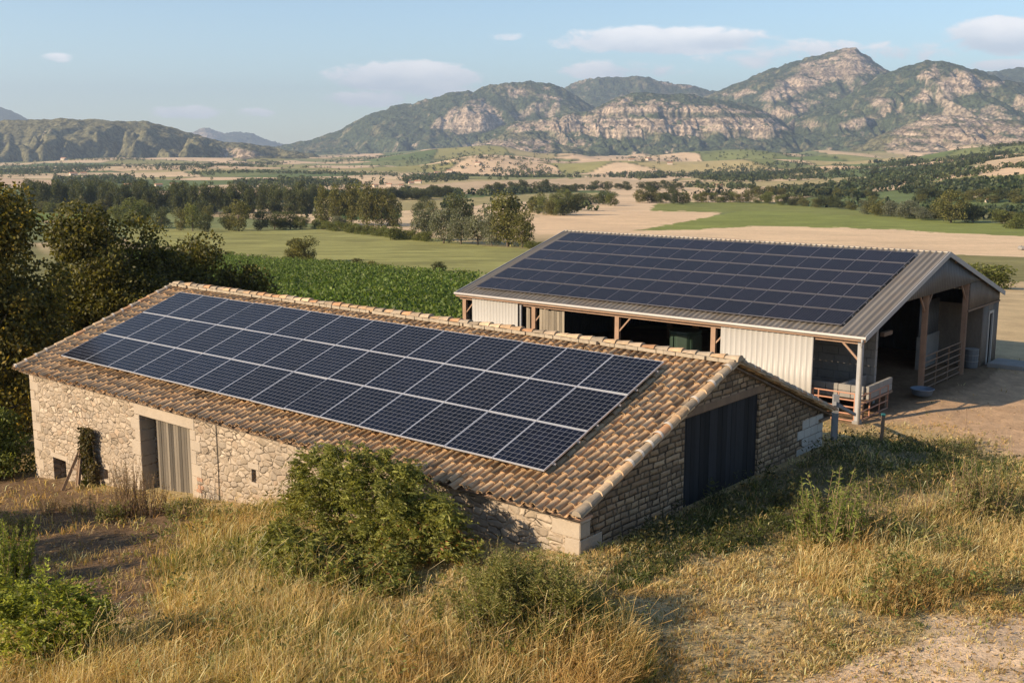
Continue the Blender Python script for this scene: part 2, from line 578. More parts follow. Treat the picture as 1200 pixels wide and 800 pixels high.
# ------------------------------------------------------------------ sky with small summer clouds
def build_world():
    t = NT('', world.node_tree)
    sky = t.n('ShaderNodeTexSky', {'sky_type': 'NISHITA', 'sun_disc': False})
    sky.sun_elevation = SUN_EL
    sky.sun_rotation = math.atan2(SUN_TO[0], SUN_TO[1]) % (2 * PI)
    sky.air_density = 1.0; sky.dust_density = 0.4; sky.ozone_density = 2.0
    d = t.n('ShaderNodeTexCoord').outputs['Generated']
    sp = t.n('ShaderNodeSeparateXYZ'); t.set(sp, 0, d)
    yy = t.math('MAXIMUM', sp.outputs[1], .02)
    u = t.math('DIVIDE', sp.outputs[0], yy); v = t.math('DIVIDE', sp.outputs[2], yy)
    cb = t.n('ShaderNodeCombineXYZ'); t.set(cb, 0, u); t.set(cb, 1, t.math('MULTIPLY', v, 2.2))
    n1 = t.noise(cb.outputs[0], 22, 6, .62, .3)
    n0 = t.noise(cb.outputs[0], 5, 3, .5)
    dens = None; shade = None
    clouds = [(470, 90, 82, 17, 1.0), (430, 116, 52, 9, .75), (505, 108, 60, 10, .55), (780, 47, 120, 15, .95), (845, 43, 55, 11, .8), (730, 82, 70, 11, .7),
              (220, 131, 42, 8, .65), (300, 132, 28, 6, .4), (1180, 42, 62, 19, 1.1), (950, 60, 75, 13, .6), (1060, 60, 60, 12, .45), (62, 68, 30, 6, .35),
              (880, 70, 70, 12, .4), (592, 42, 22, 6, .4), (1180, 78, 50, 8, .5), (395, 98, 30, 6, .35),
              (-150, 90, 120, 18, .9), (-380, 40, 160, 22, .9), (1420, 60, 130, 18, .9), (1700, 100, 160, 16, .8)]
    for x, y, rx, ry, a in clouds:
        u0, v0 = map(float, ray(x, y))
        du = rx / F; dv = ry / F
        ex = t.math('MULTIPLY', t.math('SUBTRACT', u, u0), 1 / du)
        ey = t.math('MULTIPLY', t.math('SUBTRACT', v, v0), 1 / dv)
        r2 = t.math('ADD', t.math('MULTIPLY', ex, ex), t.math('MULTIPLY', ey, ey))
        m = t.math('MULTIPLY', t.math('SUBTRACT', 1.0, t.math('MULTIPLY', r2, .55)), a)
        m = t.math('MAXIMUM', m, 0)
        s = t.math('MULTIPLY', m, ey)
        dens = m if dens is None else t.math('MAXIMUM', dens, m)
        shade = s if shade is None else t.math('ADD', shade, s)
    k = t.math('ADD', dens, t.math('MULTIPLY', t.math('SUBTRACT', n1, .56), 2.6))
    k = t.math('MULTIPLY', k, t.math('GREATER_THAN', dens, 0))
    k = t.n('ShaderNodeMapRange', {'interpolation_type': 'SMOOTHSTEP'}); 
    kk = t.math('ADD', t.math('MULTIPLY', dens, 1.25), t.math('MULTIPLY', t.math('SUBTRACT', n1, .54), 2.4))
    kk = t.math('MULTIPLY', kk, t.math('MINIMUM', t.math('MULTIPLY', dens, 4), 1))
    t.set(k, 0, kk); t.set(k, 1, .16); t.set(k, 2, .62); t.set(k, 3, 0); t.set(k, 4, .9)
    lit = t.n('ShaderNodeMapRange'); t.set(lit, 0, t.math('ADD', shade, t.math('MULTIPLY', t.math('SUBTRACT', n1, .5), 2))); t.set(lit, 1, -.6); t.set(lit, 2, .7)
    ccol = t.mix(lit.outputs[0], (6.6, 7.1, 7.8, 1), (10.6, 10.2, 10.0, 1))
    sk = t.mix(1, sky.outputs[0], (.93, 1.0, 1.06, 1), 'MULTIPLY')
    hz = t.math('MULTIPLY_ADD', t.math('POWER', 2.718, t.math('MULTIPLY', t.math('ABSOLUTE', sp.outputs[2]), -9.0)), .75, 1.0)
    sk2 = t.n('ShaderNodeVectorMath', {'operation': 'SCALE'}); t.set(sk2, 0, sk); t.set(sk2, 'Scale', hz)
    colr = t.mix(k.outputs[0], sk2.outputs[0], ccol)
    bg = t.n('ShaderNodeBackground'); t.set(bg, 'Color', colr); t.set(bg, 'Strength', .083)
    o = t.n('ShaderNodeOutputWorld'); t.set(o, 'Surface', bg.outputs[0])


build_world()

# ------------------------------------------------------------------ ground: one sheet from under the camera to the horizon
C_DRY = np.array([.46, .345, .18]); C_DRY2 = np.array([.34, .26, .125]); C_STRAW = np.array([.44, .33, .18])
C_GREEN = np.array([.085, .12, .03]); C_DIRT = np.array([.50, .335, .20]); C_SOIL = np.array([.16, .105, .06])
C_GRAVEL = np.array([.58, .425, .275])

PATH = [(850, 820), (930, 790), (990, 768), (1060, 744), (1130, 722), (1210, 704), (1400, 655), (1400, 900), (800, 900)]
SHADE_TINT = [(690, 690), (720, 650), (800, 600), (890, 560), (965, 528), (1010, 508), (1080, 515), (1200, 548), (1200, 565), (1130, 560), (1050, 590), (950, 618), (880, 640), (800, 662), (720, 700)]  # barn's shadow area: weeds greener, and shade painted into ground and plant colours
YARD = [(1000, 499), (1060, 500), (1110, 507), (1160, 520), (1215, 545), (1400, 570), (1400, 430), (1215, 425), (1165, 432), (1120, 440), (1000, 480)]
SHEDFLOOR = [(930, 480), (1000, 499), (1150, 450), (1180, 425), (1000, 380), (560, 360), (560, 450)]
SOIL = [(-120, 535), (60, 552), (120, 572), (175, 594), (240, 598), (215, 650), (185, 700), (165, 735), (115, 715), (60, 705), (-80, 715)]
FIELDS = [  # px polygon, albedo, noise amount
    ([(150, 268), (280, 268), (400, 268), (455, 274), (520, 281), (590, 290), (640, 294), (640, 330), (560, 327), (430, 312), (340, 303), (225, 292), (150, 285)], (.27, .26, .088), .42),
    ([(225, 292), (340, 303), (430, 312), (560, 327), (560, 332), (470, 323), (340, 309), (230, 300)], (.42, .33, .19), .3),
    ([(100, 296), (230, 300), (340, 309), (470, 323), (560, 332), (575, 420), (100, 420)], (.06, .085, .025), .3),
    ([(612, 257), (640, 252), (700, 247), (760, 247), (845, 249), (835, 254), (740, 271), (690, 276), (630, 274)], (.66, .475, .29), .12),
    ([(735, 272), (790, 270), (890, 265), (1000, 267), (1210, 277), (1400, 284), (1400, 305), (1200, 301), (1105, 298), (700, 290), (690, 277)], (.68, .495, .305), .12),
    ([(740, 271), (835, 254), (850, 250), (870, 247), (1010, 253), (1215, 264), (1400, 272), (1400, 284), (1210, 277), (1000, 267), (890, 265), (790, 270)], (.21, .235, .06), .25),
    ([(760, 247), (770, 238), (880, 236), (1000, 246), (1100, 258), (1215, 264), (1010, 253), (870, 247), (845, 249)], (.20, .215, .06), .25),
    ([(1105, 298), (1200, 301), (1400, 305), (1400, 330), (1105, 330)], (.22, .20, .08), .3),
    ([(1105, 330), (1400, 330), (1400, 430), (1150, 430)], (.48, .36, .20), .3),
    ([(40, 250), (110, 250), (110, 258), (40, 258)], (.14, .18, .04), .2),
    ([(50, 258), (110, 258), (110, 262), (50, 262)], (.42, .31, .18), .2),
    ([(240, 248), (330, 248), (330, 255), (240, 255)], (.40, .30, .17), .2),
    ([(430, 240), (470, 237), (640, 226), (700, 226), (700, 231), (600, 238), (470, 247), (430, 250)], (.33, .28, .13), .2),
    ([(395, 240), (440, 240), (470, 246), (470, 256), (395, 258)], (.09, .14, .035), .2),
    ([(430, 222), (560, 212), (640, 210), (700, 208), (770, 213), (760, 219), (640, 222), (560, 228)], (.50, .375, .23), .15),
    ([(1060, 218), (1130, 207), (1215, 204), (1215, 214), (1130, 216), (1080, 220)], (.27, .25, .09), .2),
    ([(1130, 198), (1160, 190), (1215, 184), (1215, 192), (1150, 200)], (.5, .37, .23), .15),
    ([(0, 209), (70, 211), (75, 219), (0, 219)], (.52, .37, .24), .15),
]


def farmland(x, y):
    """patchwork of fields: a jittered cell pattern with one crop colour per cell; also the distance to the field border"""
    wx = x + (vnoise(x / 300, y / 300, 31) - .5) * 180
    wy = y + (vnoise(x / 300, y / 300, 32) - .5) * 180
    gx = wx / 190; gy = wy / 230
    ix = np.floor(gx); iy = np.floor(gy)
    b1 = np.full(x.shape, 9.); b2 = np.full(x.shape, 9.); cid = np.zeros(x.shape)
    for i in (-1, 0, 1):
        for j in (-1, 0, 1):
            cx = ix + i; cy = iy + j
            d = np.hypot(gx - cx - .1 - .8 * _hash(cx, cy, 41), gy - cy - .1 - .8 * _hash(cx, cy, 42))
            h = _hash(cx, cy, 43)
            n = d < b1
            b2 = np.where(n, b1, np.minimum(b2, d)); cid = np.where(n, h, cid); b1 = np.where(n, d, b1)
    pal = np.array([(.50, .36, .22), (.53, .39, .245), (.24, .22, .085), (.46, .34, .20), (.11, .14, .05), (.50, .375, .23), (.33, .27, .13), (.15, .165, .065), (.52, .375, .235), (.20, .20, .085)])
    c = pal[np.clip((cid * len(pal)).astype(int), 0, len(pal) - 1)] * 1.2
    return c, (b2 - b1) * 190


def near_cover(x, y):
    """0..1 weights of the ground types near the barns: path gravel, yard dirt, brown soil, green patches"""
    px, py = project(x, y, H(x, y))
    j1 = (fbm(x / 1.3, y / 1.3, 51, 4) - .5); j2 = (fbm(x / 1.3, y / 1.3, 52, 4) - .5)
    w = []
    for poly, amp in ((PATH, 90), (YARD, 22), (SOIL, 70), (SHEDFLOOR, 4)):
        k = 0
        for dx, dy in ((0, 0), (10, 4), (-10, -4), (6, -5), (-6, 5)):
            k = k + inpoly(px + j1 * amp + dx, py + j2 * amp * .6 + dy, poly)
        w.append(k / 5.0)
    green = sstep(.52, .66, fbm(x / 2.6, y / 2.6, 53, 4))
    return w + [green, px, py]


def ground_colour(x, y, z):
    r = np.hypot(x, y)
    n = len(x)
    col = np.zeros((n, 3))
    d = fbm(x / 2.2, y / 2.2, 60, 5)[:, None]
    col[:] = C_DRY2 * (1 - d) + C_DRY * d
    g = sstep(.52, .72, fbm(x / 1.7, y / 1.7, 61, 4))[:, None] * .22
    col = col * (1 - g) + C_GREEN * 1.25 * g
    farm, border = farmland(x, y)
    k = sstep(240, 420, r)[:, None]
    mid = np.array([.20, .19, .075]) * (.7 + .6 * fbm(x / 14, y / 14, 62, 4)[:, None])
    m = sstep(60, 95, r)[:, None]
    col = col * (1 - m) + mid * m
    farm = farm * (.85 + .3 * fbm(x / 40, y / 25, 63, 3)[:, None])
    hb = (1 - sstep(3, 9, border))[:, None] * .8
    farm = farm * (1 - hb) + np.array([.06, .075, .03]) * hb
    col = col * (1 - k) + farm * k
    px, py = project(x, y, z)
    front = y > 5
    sc = np.clip(r / 160, .35, 1.0)
    jx = (fbm(x / 9, y / 9, 64, 3) - .5) * 10; jy = (fbm(x / 9, y / 9, 65, 3) - .5) * 3.0
    for poly, c, am in FIELDS:
        i = inpoly(px + jx * sc, py + jy * sc, poly) & front & (r > 56)
        nn = (1 - am) + 2 * am * fbm(x[i] / 11, y[i] / 5, 66, 4)
        # tractor lines: faint stripes across the field
        st = 1 + .07 * np.sin((x[i] * .35 + y[i] * .94) / 1.1)
        col[i] = np.array(c) * (nn * st)[:, None]
    i = np.nonzero((r < 75) & (y > 4))[0]
    w = near_cover(x[i], y[i])
    c = col[i]
    tex = (.75 + .5 * fbm(x[i] / .35, y[i] / .35, 67, 3))[:, None]
    nr = inpoly(w[5], w[6], SHADE_TINT) * 1.0  # ground colour darkened here to deepen the barn's cast shadow
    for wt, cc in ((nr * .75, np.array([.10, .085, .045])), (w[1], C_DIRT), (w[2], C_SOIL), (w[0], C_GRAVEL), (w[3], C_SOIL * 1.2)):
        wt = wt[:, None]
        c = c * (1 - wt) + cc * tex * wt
    col[i] = c
    return np.clip(col, .01, .8)


def build_ground():
    a_in = np.tan(R(np.linspace(-30, 30, 561)))
    az = np.concatenate([R(np.linspace(-180, -62, 30)), R(np.linspace(-60, -30.5, 50)), np.arctan(a_in), R(np.linspace(30.5, 60, 50)), R(np.linspace(62, 178, 30))])
    r = [0.6]
    while r[-1] < 15800:
        q = 1.30 if r[-1] < 8 else (1.0065 if r[-1] < 70 else (1.008 if r[-1] < 5200 else 1.05))
        r.append(r[-1] * q)
    r = np.array(r)
    A, Rr = np.meshgrid(az, r)
    x = (Rr * np.sin(A)).ravel(); y = (Rr * np.cos(A)).ravel()
    z = H(x, y)
    col = ground_colour(x, y, z)
    na, nr = len(az), len(r)
    i = np.arange(nr - 1)[:, None] * na + np.arange(na)[None, :]
    i2 = np.arange(nr - 1)[:, None] * na + (np.arange(na)[None, :] + 1) % na
    Q = np.stack([i, i + na, i2 + na, i2], -1).reshape(-1, 4)[:, ::-1]
    V = np.stack([x, y, z], -1)
    # the fan under the camera
    V = np.vstack([V, [[0, 0, float(H(0., 0.))]]]); col = np.vstack([col, col[:1]])
    T = np.array([[len(V) - 1, (k + 1) % na, k] for k in range(na)])
    t = NT('ground')
    c = t.n('ShaderNodeVertexColor', {'layer_name': 'Col'}).outputs[0]
    o_ = t.obj()
    n1 = t.noise(o_, 7, 5, .7); n2 = t.noise(o_, .6, 4, .6); n3 = t.noise(o_, .035, 4, .6)
    f = t.math('MULTIPLY', t.math('MULTIPLY_ADD', n1, .9, .55), t.math('MULTIPLY_ADD', n2, .6, .7))
    f = t.math('MULTIPLY', f, t.math('MULTIPLY_ADD', n3, .5, .75))
    s = t.n('ShaderNodeVectorMath', {'operation': 'SCALE'}); t.set(s, 0, c); t.set(s, 'Scale', f)
    b = t.n('ShaderNodeBsdfPrincipled'); t.set(b, 'Base Color', s.outputs[0]); t.set(b, 'Roughness', .95); t.set(b, 'Specular IOR Level', .1)
    t.set(b, 'Normal', t.bump(n1, .8, .06))
    g = np_mesh('ground', V, Q, t.out(b.outputs[0]), col=col, smooth=True, tris=T)
    g['kind'] = 'structure'


build_ground()

# ------------------------------------------------------------------ hills and mountains: lofted height fields at their own distances
def mtn_mat():
    t = NT('mountain_ground')
    c = t.n('ShaderNodeVertexColor', {'layer_name': 'Col'}).outputs[0]
    o_ = t.obj()
    n1 = t.noise(o_, .035, 5, .7); n2 = t.noise(o_, .009, 4, .6)
    f = t.math('MULTIPLY', t.math('MULTIPLY_ADD', n1, 1.5, .25), t.math('MULTIPLY_ADD', n2, .8, .6))
    n3 = t.noise(o_, .075, 3, .6)
    f = t.math('MULTIPLY', f, t.math('MULTIPLY_ADD', t.ramp(n3, [(.42, 0), (.56, 1)]), .75, .50))
    s = t.n('ShaderNodeVectorMath', {'operation': 'SCALE'}); t.set(s, 0, c); t.set(s, 'Scale', f)
    b = t.n('ShaderNodeBsdfPrincipled'); t.set(b, 'Base Color', s.outputs[0]); t.set(b, 'Roughness', 1); t.set(b, 'Specular IOR Level', 0)
    t.set(b, 'Normal', t.bump(n1, .8, 14))
    return t.out(b.outputs[0])


M['mountain'] = mtn_mat()
SCRUB = np.array([.045, .062, .034]); SCRUB2 = np.array([.085, .10, .05]); HEATH = np.array([.155, .145, .08]); ROCK = np.array([.45, .35, .255]); ROCK2 = np.array([.33, .265, .20])


CRAGS = [  # outcrops of bare rock, as traced on the slopes
    [(503, 152), (518, 139), (534, 129), (548, 117), (556, 122), (578, 128), (592, 148), (560, 153)], [(595, 102), (622, 104), (616, 114), (600, 111)], [(606, 138), (630, 120), (637, 126), (613, 139)],
    [(632, 109), (660, 116), (655, 120), (634, 114)], [(518, 178), (545, 172), (570, 166), (640, 164), (660, 172), (632, 184), (560, 188), (525, 186)], [(545, 126), (560, 116), (566, 120), (556, 130)],
    [(600, 153), (604, 145), (668, 140), (700, 138), (760, 137), (860, 138), (906, 140), (922, 154), (860, 155), (760, 154), (680, 154)],
    [(668, 137), (700, 130), (720, 116), (740, 110), (742, 118), (724, 124), (760, 119), (800, 121), (860, 126), (895, 132), (860, 134), (800, 130), (740, 131), (690, 138)],
    [(902, 108), (925, 92), (950, 76), (975, 64), (1000, 54), (1016, 66), (1034, 82), (1000, 90), (965, 100), (930, 110), (912, 118), (900, 122)], [(893, 131), (925, 122), (952, 120), (940, 130), (908, 140)],
    [(850, 112), (880, 104), (888, 110), (860, 118)], [(1080, 88), (1098, 74), (1106, 84), (1092, 100)], [(1102, 96), (1128, 80), (1140, 86), (1174, 98), (1150, 104), (1130, 110), (1106, 107)],
    [(1060, 119), (1085, 104), (1096, 112), (1092, 121)], [(988, 146), (1006, 138), (1026, 136), (1020, 146), (996, 150)], [(1030, 172), (1060, 150), (1090, 134), (1140, 138), (1220, 146), (1400, 150), (1400, 172), (1220, 166), (1150, 176), (1105, 186), (1050, 180)],
    [(770, 92), (790, 98), (806, 99), (804, 104), (776, 98)], [(225, 155), (240, 149), (262, 156), (258, 163), (232, 162)], [(270, 172), (315, 178), (300, 186), (262, 184)], [(1010, 118), (1030, 112), (1040, 118), (1016, 124)], [(940, 144), (960, 140), (966, 146), (946, 150)]]


def mountain(name, curves, back, x0, x1, gully=60, lam=240, rock=.3, cover=.6, seed=0, nx=640, ny=150, rough=10, cliff=(0, 0), kind='structure'):
    """curves: list of (Y, [(px, py) ...]) from the foot to the ridge; each is a real line across the land at distance Y"""
    px = np.linspace(x0, x1, nx)
    u = ray(px, np.full(nx, 177.))[0]
    Ys = [c[0] for c in curves]; zs = []
    for Y, prof in curves:
        p = np.array(prof, float)
        py = np.interp(px, p[:, 0], p[:, 1])
        zs.append(ray(px, py)[1] * Y + ZC)
    Y0, Y1 = Ys[0], Ys[-1]
    Ys.append(Y1 + back); zs.append(zs[-1] * .25 - 150)
    zs = np.array(zs); Ys = np.array(Ys)
    yy = np.concatenate([np.linspace(Y0, Y1, ny), np.linspace(Y1, Y1 + back, 14)[1:]])
    if len(curves) > 2:
        yy = np.unique(np.concatenate([yy] + [np.linspace(a, b_, 26) for a, b_ in zip(Ys[:-2], Ys[1:-1]) if (b_ - a) < (Y1 - Y0) * .2]))
    X = u[None, :] * yy[:, None]; Y = np.repeat(yy[:, None], nx, 1)
    # buttresses: the curves wander nearer and farther
    w = (fbm(X / lam, np.zeros_like(X) + seed, seed + 1, 4) - .5) * 2
    T = (Y - Y0) / (Y1 - Y0)
    env = np.clip(T, 0, 1) * np.clip(1 - T, 0, 1) * 4
    Yq = Y + w * env * (Y1 - Y0) * .09
    Z = np.empty_like(X)
    for k in range(nx):
        Z[:, k] = np.interp(Yq[:, k], Ys, zs[:, k])
    slope_base = np.gradient(Z, axis=0) / np.gradient(Y, axis=0)
    wx = X + (fbm(X / (lam * 2), Y / (lam * 2), seed + 5, 3) - .5) * lam * 1.6 + (Y - Y0) * .25
    rid = np.abs(fbm(wx / lam, Y / (lam * 3.2), seed + 9, 4) - .5) * 2
    rid2 = np.abs(fbm(wx / (lam * .33), Y / (lam * .8), seed + 12, 3) - .5) * 2
    e2 = np.where(T > 1, np.clip(1 - (T - 1) * 2, 0, 1), np.clip(T * 2.5, 0, 1) * np.clip((1 - T) * 3.0, 0, 1))
    Z = Z - gully * e2 * (1 - np.clip(rid * 3.0, 0, 1)) - gully * .35 * e2 * (1 - np.clip(rid2 * 2.5, 0, 1))
    Z = Z + (fbm(X / 35, Y / 35, seed + 20, 4) - .62) * rough * np.clip(T * 3, 0, 1)
    sy = np.gradient(Z, axis=0) / np.gradient(Y, axis=0)
    sx = np.gradient(Z, axis=1) / np.gradient(X, axis=1)
    sl = np.hypot(sx, sy)
    n1 = fbm(X / 55, Y / 55, seed + 30, 5, .62); n2 = fbm(X / 300, Y / 300, seed + 31, 4)
    veg = sstep(.38, .54, n1 + (cover - .46) * .8 + (n2 - .5) * .5)[..., None]
    c = HEATH * (1 - veg) + (SCRUB * (1 - n2[..., None]) + SCRUB2 * n2[..., None]) * veg
    rk = sstep(.98, 1.25, np.minimum(sl, 1.3) * .30 + (n2 - .5) * 2.2 + (n1 - .5) * 1.3 + rock)[..., None]
    ck = (np.clip(slope_base * 1.0 - .9, 0, 1) * sstep(.36, .5, n1 * .6 + n2 * .4))[..., None]
    strata = .55 + .8 * vnoise(X / 600, Z / 11, seed + 40)[..., None]
    rc = (ROCK * n1[..., None] + ROCK2 * (1 - n1[..., None])) * strata
    qx, qy = project(X, Y, Z)
    jx = (fbm(X / 90, Y / 90, seed + 50, 4) - .5) * 34; jy = (fbm(X / 90, Z / 60, seed + 51, 4) - .5) * 8
    cg = np.zeros(X.shape)
    for ox, oy in ((0, 0), (3, 1), (-3, -1)):
        k_ = np.zeros(X.shape, bool)
        for poly in CRAGS: k_ |= inpoly(qx + jx + ox, qy + jy + oy, poly)
        cg += k_ / 3.0
    cg = cg * sstep(.30, .44, fbm(X / 26, Z / 13, seed + 52, 3) * .75 + np.minimum(sl, 1.2) * .14)
    rk = np.clip(np.maximum(rk * .75, np.maximum(ck * .9, cg[..., None])), 0, 1)
    c = c * (1 - rk) + rc * rk
    ny_ = len(yy)
    i = np.arange(ny_ - 1)[:, None] * nx + np.arange(nx - 1)[None, :]
    Q = np.stack([i, i + 1, i + 1 + nx, i + nx], -1).reshape(-1, 4)
    o = np_mesh(name, np.stack([X, Y, Z], -1).reshape(-1, 3), Q, M['mountain'], col=c.reshape(-1, 3), smooth=True)
    o['kind'] = kind
    return o


def flat(y, a=-900, b=2100):
    return [(a, y), (b, y)]


# long brown hill on the left, with ravines
mountain('hill', [(3300, [(-900, 202), (0, 197), (180, 194), (300, 193), (370, 196), (460, 205), (520, 210)]),
                  (3700, [(-900, 178), (0, 180), (100, 178), (200, 178), (300, 184), (370, 190), (460, 203), (520, 210)]),
                  (4500, [(-900, 120), (-400, 138), (-120, 146), (0, 140), (60, 139), (90, 138.5), (120, 140), (150, 142), (176, 142), (195, 147), (215, 153), (240, 159), (262, 165), (300, 169),
                          (330, 174), (370, 181), (400, 188), (450, 202), (520, 210)])],
         1500, -900, 500, gully=110, lam=280, rock=.14, cover=.10, seed=100, nx=760, rough=16)
# blue peaks far away
mountain('mountain', [(9500, [(-900, 185), (600, 185)]), (11500, [(-900, 60), (-300, 90), (-60, 112), (0, 124), (18, 130), (40, 141), (90, 160), (150, 178)])], 2500, -900, 150, 90, 700, .2, .6, 120, 300, 70, 30)
mountain('mountain', [(13000, [(150, 185), (420, 185)]), (15000, [(150, 176), (190, 168), (222, 156), (240, 148.5), (250, 151), (263, 156), (278, 154), (296, 156), (312, 163), (330, 168), (380, 176), (420, 180)])],
         3000, 150, 420, 130, 900, .35, .55, 140, 260, 70, 40)
# middle massif with pale crags
mountain('mountain', [(5600, [(250, 186), (400, 196), (470, 205), (560, 197), (700, 185), (900, 180), (960, 180)]),
                      (6300, [(250, 182), (340, 176), (430, 172), (500, 165), (560, 158), (700, 152), (900, 150), (960, 150)]),
                      (6560, [(250, 180), (340, 172), (430, 160), (500, 150), (540, 150), (590, 149), (610, 151), (700, 148), (900, 145), (960, 145)]),
                      (6620, [(250, 179), (340, 171), (430, 156), (500, 148), (520, 136), (545, 128), (585, 133), (605, 142), (640, 140), (700, 142), (900, 142), (960, 142)]),
                      (7200, [(250, 177), (330, 170), (365, 163), (400, 151), (425, 138), (450, 128), (465, 123), (480, 121.5), (505, 115), (530, 107), (545, 106.5), (555, 107), (575, 98.5), (600, 95.5),
                              (622, 94.5), (640, 97), (650, 99), (665, 106), (682, 117), (700, 128), (730, 135), (800, 140), (960, 150)])],
         1800, 250, 960, gully=95, lam=420, rock=.30, cover=.62, seed=160, nx=760, rough=26)
# higher ridge behind it
mountain('mountain', [(8000, [(600, 150), (960, 150)]), (9200, [(600, 128), (630, 118), (655, 105), (668, 98), (690, 91.5), (712, 90), (725, 90.5), (738, 89), (752, 89), (768, 93), (785, 97.5), (806, 99),
                      (828, 105), (850, 110), (900, 118), (960, 125)])], 1800, 600, 960, 100, 500, .22, .62, 180, 420, 90, 30)
# the limestone plateau with its long cliff
mountain('mountain', [(4700, [(560, 199), (700, 193), (850, 190), (1000, 192)]),
                      (5200, [(560, 185), (620, 172), (700, 168), (800, 170), (900, 174), (960, 178), (1000, 185)]),
                      (5500, [(560, 168), (600, 152), (680, 152), (760, 153), (860, 153.5), (918, 154), (950, 168), (1000, 182)]),
                      (5530, [(560, 164), (600, 148), (640, 145), (668, 141), (700, 140), (760, 139), (800, 139), (860, 140), (905, 141), (925, 152), (950, 166), (1000, 181)]),
                      (5660, [(560, 162), (600, 146), (640, 142), (668, 136), (700, 133), (760, 130), (800, 131), (860, 134), (905, 138), (925, 150), (950, 165), (1000, 181)]),
                      (5685, [(560, 160), (600, 144), (640, 140), (668, 132), (700, 127), (730, 122), (760, 121.5), (800, 123), (860, 128), (900, 135), (925, 150), (950, 165), (1000, 181)]),
                      (5950, [(560, 158), (600, 143), (640, 139), (665, 133), (690, 130), (705, 122), (718, 116), (738, 108.5), (752, 107.5), (770, 109), (785, 111), (800, 109), (820, 113), (845, 117), (872, 122), (890, 128),
                              (907, 136), (925, 150), (950, 165), (1000, 181)])],
         1500, 560, 1000, gully=45, lam=170, rock=.22, cover=.60, seed=200, nx=760, ny=190, rough=16)
# the high right-hand mountain with a bare crest
mountain('mountain', [(5700, [(760, 190), (900, 186), (1000, 182), (1400, 170)]),
                      (6500, [(760, 170), (830, 140), (900, 135), (960, 128), (1010, 118), (1060, 128), (1130, 130), (1400, 150)]),
                      (6900, [(760, 150), (838, 116), (880, 108), (905, 104), (940, 97), (980, 86), (1010, 84), (1040, 92), (1100, 110), (1400, 140)]),
                      (7000, [(760, 148), (838, 112), (880, 100), (905, 94), (940, 84), (975, 70), (1003, 68), (1018, 76), (1040, 86), (1100, 105), (1400, 138)]),
                      (7400, [(760, 140), (800, 125), (836, 107), (850, 102), (866, 95), (885, 86), (905, 79), (925, 72.5), (945, 66), (965, 61), (980, 57), (990, 55), (997, 55.5), (1004, 62), (1012, 66), (1018, 72), (1030, 80), (1045, 85), (1100, 100), (1400, 135)])],
         1800, 760, 1400, gully=85, lam=380, rock=.34, cover=.62, seed=240, nx=700, rough=26)
# the rounded mountain right of it
mountain('mountain', [(4900, [(930, 192), (1000, 188), (1100, 184), (1250, 176), (2000, 170)]),
                      (5500, [(930, 170), (1000, 150), (1040, 142), (1100, 132), (1150, 134), (1250, 140), (2000, 130)]),
                      (5720, [(930, 152), (1000, 132), (1040, 112), (1075, 104), (1100, 108), (1150, 112), (1180, 114), (1250, 120), (2000, 110)]),
                      (5780, [(930, 150), (1000, 128), (1040, 106), (1080, 92), (1100, 93), (1125, 90), (1150, 100), (1180, 108), (1250, 116), (2000, 108)]),
                      (6200, [(930, 140), (980, 118), (1010, 98), (1035, 84), (1045, 81), (1060, 76), (1075, 71.5), (1095, 70), (1110, 73), (1130, 79.5), (1150, 85), (1170, 93), (1200, 99), (1250, 108), (1400, 118), (2000, 100)])],
         1500, 930, 2000, gully=100, lam=330, rock=.30, cover=.62, seed=280, nx=820, rough=24)
mountain('mountain', [(8000, [(1050, 130), (2000, 120)]), (9000, [(1050, 110), (1120, 92), (1150, 84), (1180, 80), (1210, 76), (1300, 66), (1500, 84), (2000, 70)])], 1800, 1050, 2000, 90, 500, .2, .62, 300, 420, 70, 30)
# bare rocky hill in front, lower right
mountain('hill', [(3900, [(640, 203), (900, 194), (985, 188), (1060, 188), (1140, 186), (1400, 176), (2000, 176)]),
                  (4200, [(640, 202), (900, 192), (985, 184), (1040, 176), (1100, 172), (1200, 168), (1400, 160), (2000, 150)]),
                  (4700, [(640, 202), (900, 190), (985, 180), (1010, 169), (1030, 158), (1050, 150), (1065, 143), (1085, 135.5), (1110, 134), (1135, 137), (1160, 140), (1200, 141), (1300, 138), (1400, 146), (2000, 130)])],
         1200, 880, 2000, gully=45, lam=190, rock=.62, cover=.40, seed=320, nx=820, rough=20)
# scrubby rock knoll below the crags, mid left
mountain('hill', [(4300, [(380, 207), (480, 205), (560, 198), (680, 196), (760, 197)]),
                  (4900, [(380, 206), (450, 198), (500, 186), (540, 174), (570, 168), (610, 164), (650, 168), (690, 176), (730, 186), (760, 194)])],
         900, 380, 760, gully=30, lam=160, rock=.40, cover=.45, seed=340, nx=420, rough=18)

# ------------------------------------------------------------------ summer haze over the valley
def build_haze():
    m = MB(); m.box((-19500, -16500, -165), (19500, 19500, 1100))
    t = NT('haze')
    v = t.n('ShaderNodeVolumePrincipled'); t.set(v, 'Color', (.64, .79, 1.0, 1)); t.set(v, 'Density', HAZE); t.set(v, 'Anisotropy', .25)
    o = t.n('ShaderNodeOutputMaterial'); t.set(o, 'Volume', v.outputs[0])
    h = m.build('haze', t.mat); h['kind'] = 'stuff'


HAZE = 8.0e-5
build_haze()

